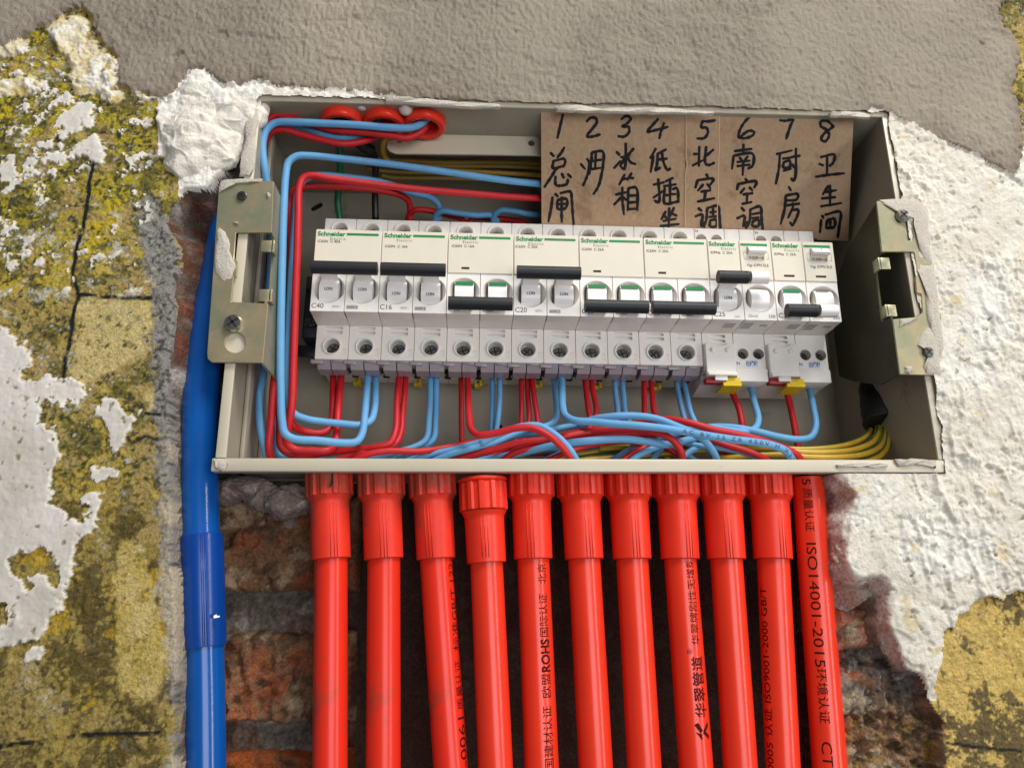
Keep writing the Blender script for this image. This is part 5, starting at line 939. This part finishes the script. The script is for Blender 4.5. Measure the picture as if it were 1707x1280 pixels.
# ================================================================ CONDUITS
def nut(mb, c, ax, r0, h, n=12, seg=72, rin=None):
    """ribbed locking collar: shallow ribs round a ring"""
    ax = Vector(ax).normalized(); a = Vector((0, -1, 0)); a = (a-ax*a.dot(ax)).normalized(); b = ax.cross(a); c = Vector(c); v = []
    lev = [(0, .94), (.4, 1), (h-.5, 1), (h, .96)]
    for t, sc in lev:
        for k in range(seg):
            th = 2*math.pi*k/seg; ph = (k*n/seg) % 1; rr = r0*(1+.075*(1 if ph < .34 else (0 if ph > .44 and ph < .92 else .5)))
            v.append(c+ax*t+(a*math.cos(th)+b*math.sin(th))*rr*sc)
    f = [(i*seg+k, i*seg+(k+1) % seg, (i+1)*seg+(k+1) % seg, (i+1)*seg+k) for i in range(3) for k in range(seg)]
    f += [tuple(range(seg))[::-1], tuple(3*seg+k for k in range(seg))]; return mb.add(v, f)
YN = 16.5
# print on the pipes: text, distance from the lower end, letter height, length, angle, boldness
PRN = {2: [('1-0061', 6, 4.6, 24, 1.0, 0), ('质量认证', 33, 3.4, 21, 1.05, 0), ('标准GB/T 12212', 58, 3.8, 46, 1.1, 0)],
 4: [('国建材认证', 9.5, 3.5, 26, .42, 0), ('欧盟', 39, 3.5, 10.2, .44, 0), ('ROHS', 49.8, 4.3, 14.2, .45, .03), ('国际认证', 65, 3.5, 19, .46, 0), ('北京世纪华', 88.5, 3.5, 23.5, .48, 0)],
 7: [('华翠管道', 31, 4.5, 26, .36, .012), ('®', 58, 2.2, 2.2, -.12, 0), ('华翠牌刚性无增塑无铅', 62, 3.3, 49, .36, 0)],
 9: [('0005 认证 ISO9001-2000 GB/T', 8, 3.4, 80, -1.12, 0)]}
def line3(p0, p1):
    p0 = np.array(p0); p1 = np.array(p1); L = np.linalg.norm(p1-p0); return p0, p1, (p1-p0)/L, L
PIPES = [  # nut top centre px, pipe centre at y 930 and y 1275 (px), dusty, label
 (547, 552, 550, 1, 'dusty red conduit with a cracked collar, leftmost of the row under the box'), (634, 640, 639, 1, 'red conduit with a dark smudge below its collar, second from the left'),
 (719, 727, 751, 1, 'dusty red conduit leaning right with print along its edge, third from the left'), (804, 811, 826, 0, 'red conduit whose collar hangs lower and shows its rim'), (884, 889, 903, 0, 'red conduit printed with ROHS and Chinese letters, fifth from the left'),
 (966, 974, 993, 0, 'plain glossy red conduit between the ROHS one and its plain twin'), (1046, 1054, 1074, 0, 'plain glossy red conduit just left of the one with the black maker mark'), (1126, 1134, 1160, 0, 'red conduit printed with a bold black maker mark low on its side'),
 (1202, 1211, 1234, 0, 'red conduit right of the one with the black maker mark'), (1281, 1289, 1305, 0, 'red conduit with thin dark lettering on its left edge, last one with a collar')]
TXT = {2: [('一00614-1  质量认证  GB/T 13381', 1, 5.2, 1.22, 0, 60)], 4: [('国建材认证 ', 1, 4.9, .40, 0, 160), ('欧盟', 1, 4.9, .40, 0, 0), ('ROHS', 1, 5.8, .38, .03, 0), ('国际认证  北京世纪华', 1, 4.9, .36, 0, 0)]}
for i, (xn, xa, xb, dusty, lb) in enumerate(PIPES):
    YN = 12.3 if i == 3 else 16.5
    low = 8.0 if i == 3 else 0; top = P(xn, 801+low, YN); top[2] = -99.4-(low*.13 if low else 0)
    top = np.array([P(xn, 800, YN)[0], YN, -99.2 if not low else -105.2]); a = P(xa, 935, YN); b = P(xb, 1275, YN+1)
    p0, p1, ax, L = line3(a, b); start = top+0; p_end = a+ax*(L*1.75)
    t = thing('conduit_pipe', lb, 'conduit', (top[0], top[1], top[2]), 0, 'red conduits with collars under the box'); o3 = top.copy()
    axc = a-top; axc /= np.linalg.norm(axc); Lc = np.linalg.norm(a-top)
    T = lambda mb: (setattr(mb, 'v', [(x-o3[0], y-o3[1], z-o3[2]) for x, y, z in mb.v]), mb)[1]
    pm = 'pipedust' if dusty else 'pipe'; fm = 'fitdust' if dusty else 'fitting'
    zn = 13.6; dn = 0.2
    c0 = top+axc*(dn+(1.2 if i == 3 else 0))
    T(nut(MB(), c0, axc, 10.8, zn)).obj('collar', fm, t, 28)
    if i == 3: T(MB().lathe([(9.4, -2.5), (11.3, -2.3), (11.9, -1.8), (11.9, -.8), (11, -.2)], top+axc*1.6, axc, 40)).obj('collar_rim', fm, t, 30)
    # tapered neck and sleeve
    T(MB().lathe([(10.9, zn-.1), (10.2, zn+1.4), (9.6, zn+2.4), (9.5, zn+4), (9.25, Lc-(a[2]-a[2])-4.4), (9.25, Lc-1.2), (8.9, Lc-.9), (8.2, Lc-.9)], top+axc*(1.8 if i == 3 else 0), axc, 40, False, False)).obj('sleeve', fm, t, 30)
    for q in (-.05, .06, .15):
        ph = [.25, .05, -.35, -.12, -.25, .1, -.02, .2, -.2, .12][i]+q*1.6; bb = np.cross(axc, [0, -1, 0]); d = np.array([0, -1, 0])*math.cos(ph)+bb*-math.sin(ph)
        T(MB().tube([top+axc*(zn+4.2)+d*9.42, top+axc*(Lc-1.3)+d*9.28], .22, 6)).obj('rib', fm, t, 180)
    pts = [top+axc*(Lc-8)] + [a+ax*s_ for s_ in np.linspace(0, L*1.75, 14)]
    pp_ = T(MB().tube(pts, 7.7, 40)).obj('pipe', pm, t, 180)
    pathw = [p_end, a]; rev = [b+ax*10, a+ax*.6]; LR = np.linalg.norm(rev[0]-rev[1])
    if i == 0: T(MB().prism([(0, 0), (1.0, 0), (.7, -4), (.9, -8), (-.3, -10.2), (-.7, -10), (.1, -6), (-.2, -3)], 0, .15, lambda u, v, tt: (c0[0]+3.6+u, YN-11.75+tt, c0[2]-.4+v))).obj('crack', 'cavity', t, 0)
    if i in PRN:
        m_ = MB()
        for tx, s0, sz, ln, ph, bo in PRN[i]:
            v, f = glyphs(tx, bo, 1); wrap_text(tx, rev, s0, 7.7, sz, ph, bo, mb=m_, aspect=ln/(max(p[0] for p in v)*sz))
        T(m_).obj('lettering', 'pipeink', pp_, 0)
    if i == 7:
        # the maker's four-leaf mark
        m2 = MB(); bb = np.cross(ax, [0, -1, 0])
        def skin(u, v): ph = -.62+v/7.7; return np.array(b-ax*12)-ax*u*1.0+(np.array([0, -1, 0])*math.cos(ph)-(-bb)*math.sin(ph)*-1)*7.8
        def skin(u, v):
            ph = .30-v*1.15/7.7; n_ = np.array([0, -1., 0]); return b-ax*(u*1.15+11.5)+(n_*math.cos(ph)+np.cross(ax, n_)*(-math.sin(ph)))*7.82
        for pg in ([(0, .4), (3, 2.9), (2.2, .4)], [(2.6, 1), (5.6, 3.2), (6.4, 1.6), (3.4, -.1)], [(0, -3), (2.4, -.2), (3.6, -.6), (1.6, -3.2)], [(3.4, -.4), (6.4, -2.6), (5.0, -3.2), (2.9, -1.4)]):
            c_ = (sum(p[0] for p in pg)/len(pg), sum(p[1] for p in pg)/len(pg)); n_ = len(pg); vs = [skin(*c_)]; ring = []
            for k in range(n_):
                for tt in (0, .5): ring.append((pg[k][0]+(pg[(k+1) % n_][0]-pg[k][0])*tt, pg[k][1]+(pg[(k+1) % n_][1]-pg[k][1])*tt))
            vs += [skin(*q) for q in ring]; m2.add(vs, [(0, 1+k, 1+(k+1) % len(ring)) for k in range(len(ring))])
        T(m2).obj('maker_mark', 'pipeink', pp_, 0)
# the loose conduit without collar at the right
YN = 16.5; a = P(1346, 797, YN); b = P(1383, 1275, YN); ax = (b-a)/np.linalg.norm(b-a); a = a+ax*0
t = thing('conduit_pipe', 'red conduit without a collar, printed ISO14001, rightmost of the row', 'conduit', tuple(a)); o3 = a.copy()
T = lambda mb: (setattr(mb, 'v', [(x-o3[0], y-o3[1], z-o3[2]) for x, y, z in mb.v]), mb)[1]
c_top = a+np.array([0, 0, -1.5])
pts = [a+ax*s_ for s_ in np.linspace(0, np.linalg.norm(b-a)*1.75, 16)]
mb = MB().tube(pts, 7.7, 40, caps=False); mb.tube([pts[0]+ax*0, pts[0]+ax*30], 6.8, 40, caps=False)
mb.lathe([(6.8, 0), (7.7, 0)], pts[0], ax, 40, False, False); pp_ = T(mb).obj('pipe', 'pipe', t, 40)
m_ = MB(); fwd = [a+ax*.5, b+ax*30]
for tx, s0, sz, ln in (('5', .8, 3.8, 3.2), ('质量认证', 5.6, 3.3, 21), ('ISO14001-2015', 32, 4.4, 56.5), ('环境认证', 89, 3.5, 23.5), ('CTC', 120, 4.4, 16), ('中', 137, 3.4, 5)):
    v, f = glyphs(tx, 0, 1); wrap_text(tx, fwd, s0, 7.7, sz, .5, 0, mb=m_, aspect=ln/(max(p[0] for p in v)*sz))
T(m_).obj('lettering', 'pipeink', pp_, 0)
# blue conduit with its coupling
bp = [P(425, 190, 40), P(412, 240, 36), P(398, 300, 30), P(378, 380, 24), P(362, 460, 20), P(348, 540, 18), P(338, 620, 17), P(334, 680, 16.5), P(333, 760, 16.5), P(334, 860, 16.5), P(337, 960, 16.5), P(340, 1060, 16.5), P(342, 1160, 16.5), P(343, 1275, 16.5)]
bp.append(bp[-1]+(bp[-1]-bp[-2])*3.5)
t = thing('blue_conduit', 'blue conduit with a darker coupling, rising left of the red ones', 'conduit', tuple(bp[-1])); o3 = bp[-1].copy()
T = lambda mb: (setattr(mb, 'v', [(x-o3[0], y-o3[1], z-o3[2]) for x, y, z in mb.v]), mb)[1]
T(MB().tube(catmull(bp, 6), 8.6, 40)).obj('pipe', 'bpipe', t, 180)
ca, cb = P(335.5, 892, 16.5), P(340, 1078, 16.5); cx_ = (cb-ca)/np.linalg.norm(cb-ca); LL = np.linalg.norm(cb-ca)
cp = T(MB().lathe([(8.4, 0), (9.6, 0), (9.9, .4), (9.9, LL-.6), (9.7, LL), (8.4, LL)], ca, cx_, 44, False, False)).obj('coupling', 'bfit', t, 30)
for ph in (.28, .36, .46):
    bb = np.cross(cx_, [0, -1, 0]); d = np.array([0, -1, 0])*math.cos(ph)-bb*math.sin(ph)
    T(MB().tube([ca+cx_*.6+d*9.88, cb-cx_*.6+d*9.88], .24, 6)).obj('rib', 'bfit', cp, 180)
T(MB().box(-1.6, 1.4, -.15, .15, -.45, .45, .1)).v
ch = P(357, 1030, 7.2); T(MB().prism([(0, 0), (2.2, .4), (2.1, 1.1), (1.0, 1.0), (.9, 1.7), (-.2, 1.0)], -.3, .3, lambda u, v, tt: (ch[0]+u, ch[1]+tt-.2+u*.35, ch[2]+v))).obj('paint_speck', 'drum', cp, 0)
# conduit mouths in the roof of the box
names = ['red conduit mouth with the green and black wires, leftmost of three in the box roof', 'middle red conduit mouth in the box roof', 'red conduit mouth with blue, red and yellow wires, rightmost of three in the box roof']
for i, c in enumerate(rc):
    t = thing('conduit_mouth', names[i], 'conduit fitting', (c[0], c[1], BZ1), 0, 'red conduit mouths in the roof of the box')
    MB().lathe([(7.8, 22), (7.6, 0), (7.7, -4.2), (8.4, -5.2), (10.8, -5.2), (11.6, -4.4), (11.7, -.1), (9.5, 0), (9.5, 22)], (0, 0, 0), (0, 0, 1), 44, False, False).obj('ring', 'fitting', t, 30)
    MB().tube([(0, 0, 1), (0, 2, 60)], 8.15, 32, caps=False).obj('pipe', 'pipe', t, 180)
    for k in range(10):
        th = 2*math.pi*k/10+.2*i; x, y = math.cos(th), math.sin(th)
        mb = MB().box(-.9, .9, -.7, .7, -5.34, -4.4, .1); mb.v = [(a_*-y+(b_+9.9)*x, a_*x+(b_+9.9)*y, z_) for a_, b_, z_ in mb.v]; mb.obj('notch', 'fitdust', t, 0)
for px, py, Y, r, h, lb in ((676, 187, 4, 3.9, 3.6, 'white rounded plug between the middle and the right conduit mouth'), (603, 181, 5, 3.2, 3.2, 'white rounded plug between the left and the middle conduit mouth')):
    c = P(px, py, Y); tag(MB().lathe([(r, 9), (r, 2)]+[(r*math.cos(a_), 2-h*math.sin(a_)) for a_ in [math.pi/2*k/7 for k in range(1, 7)]]+[(.2, 2-h)], (c[0], c[1], c[2]), (0, 0, 1), 28).obj('plug', 'cap', None, 180), lb, 'plug', 'white plugs between the conduit mouths')
tag(link('foam_filler', rock(P(520, 178, 14)+np.array([0, 0, 1]), (11, 10, 7.5), 21, 'cap'), 'cap'), 'greyish lump of filler squeezed through the roof left of the first conduit mouth', 'filler')
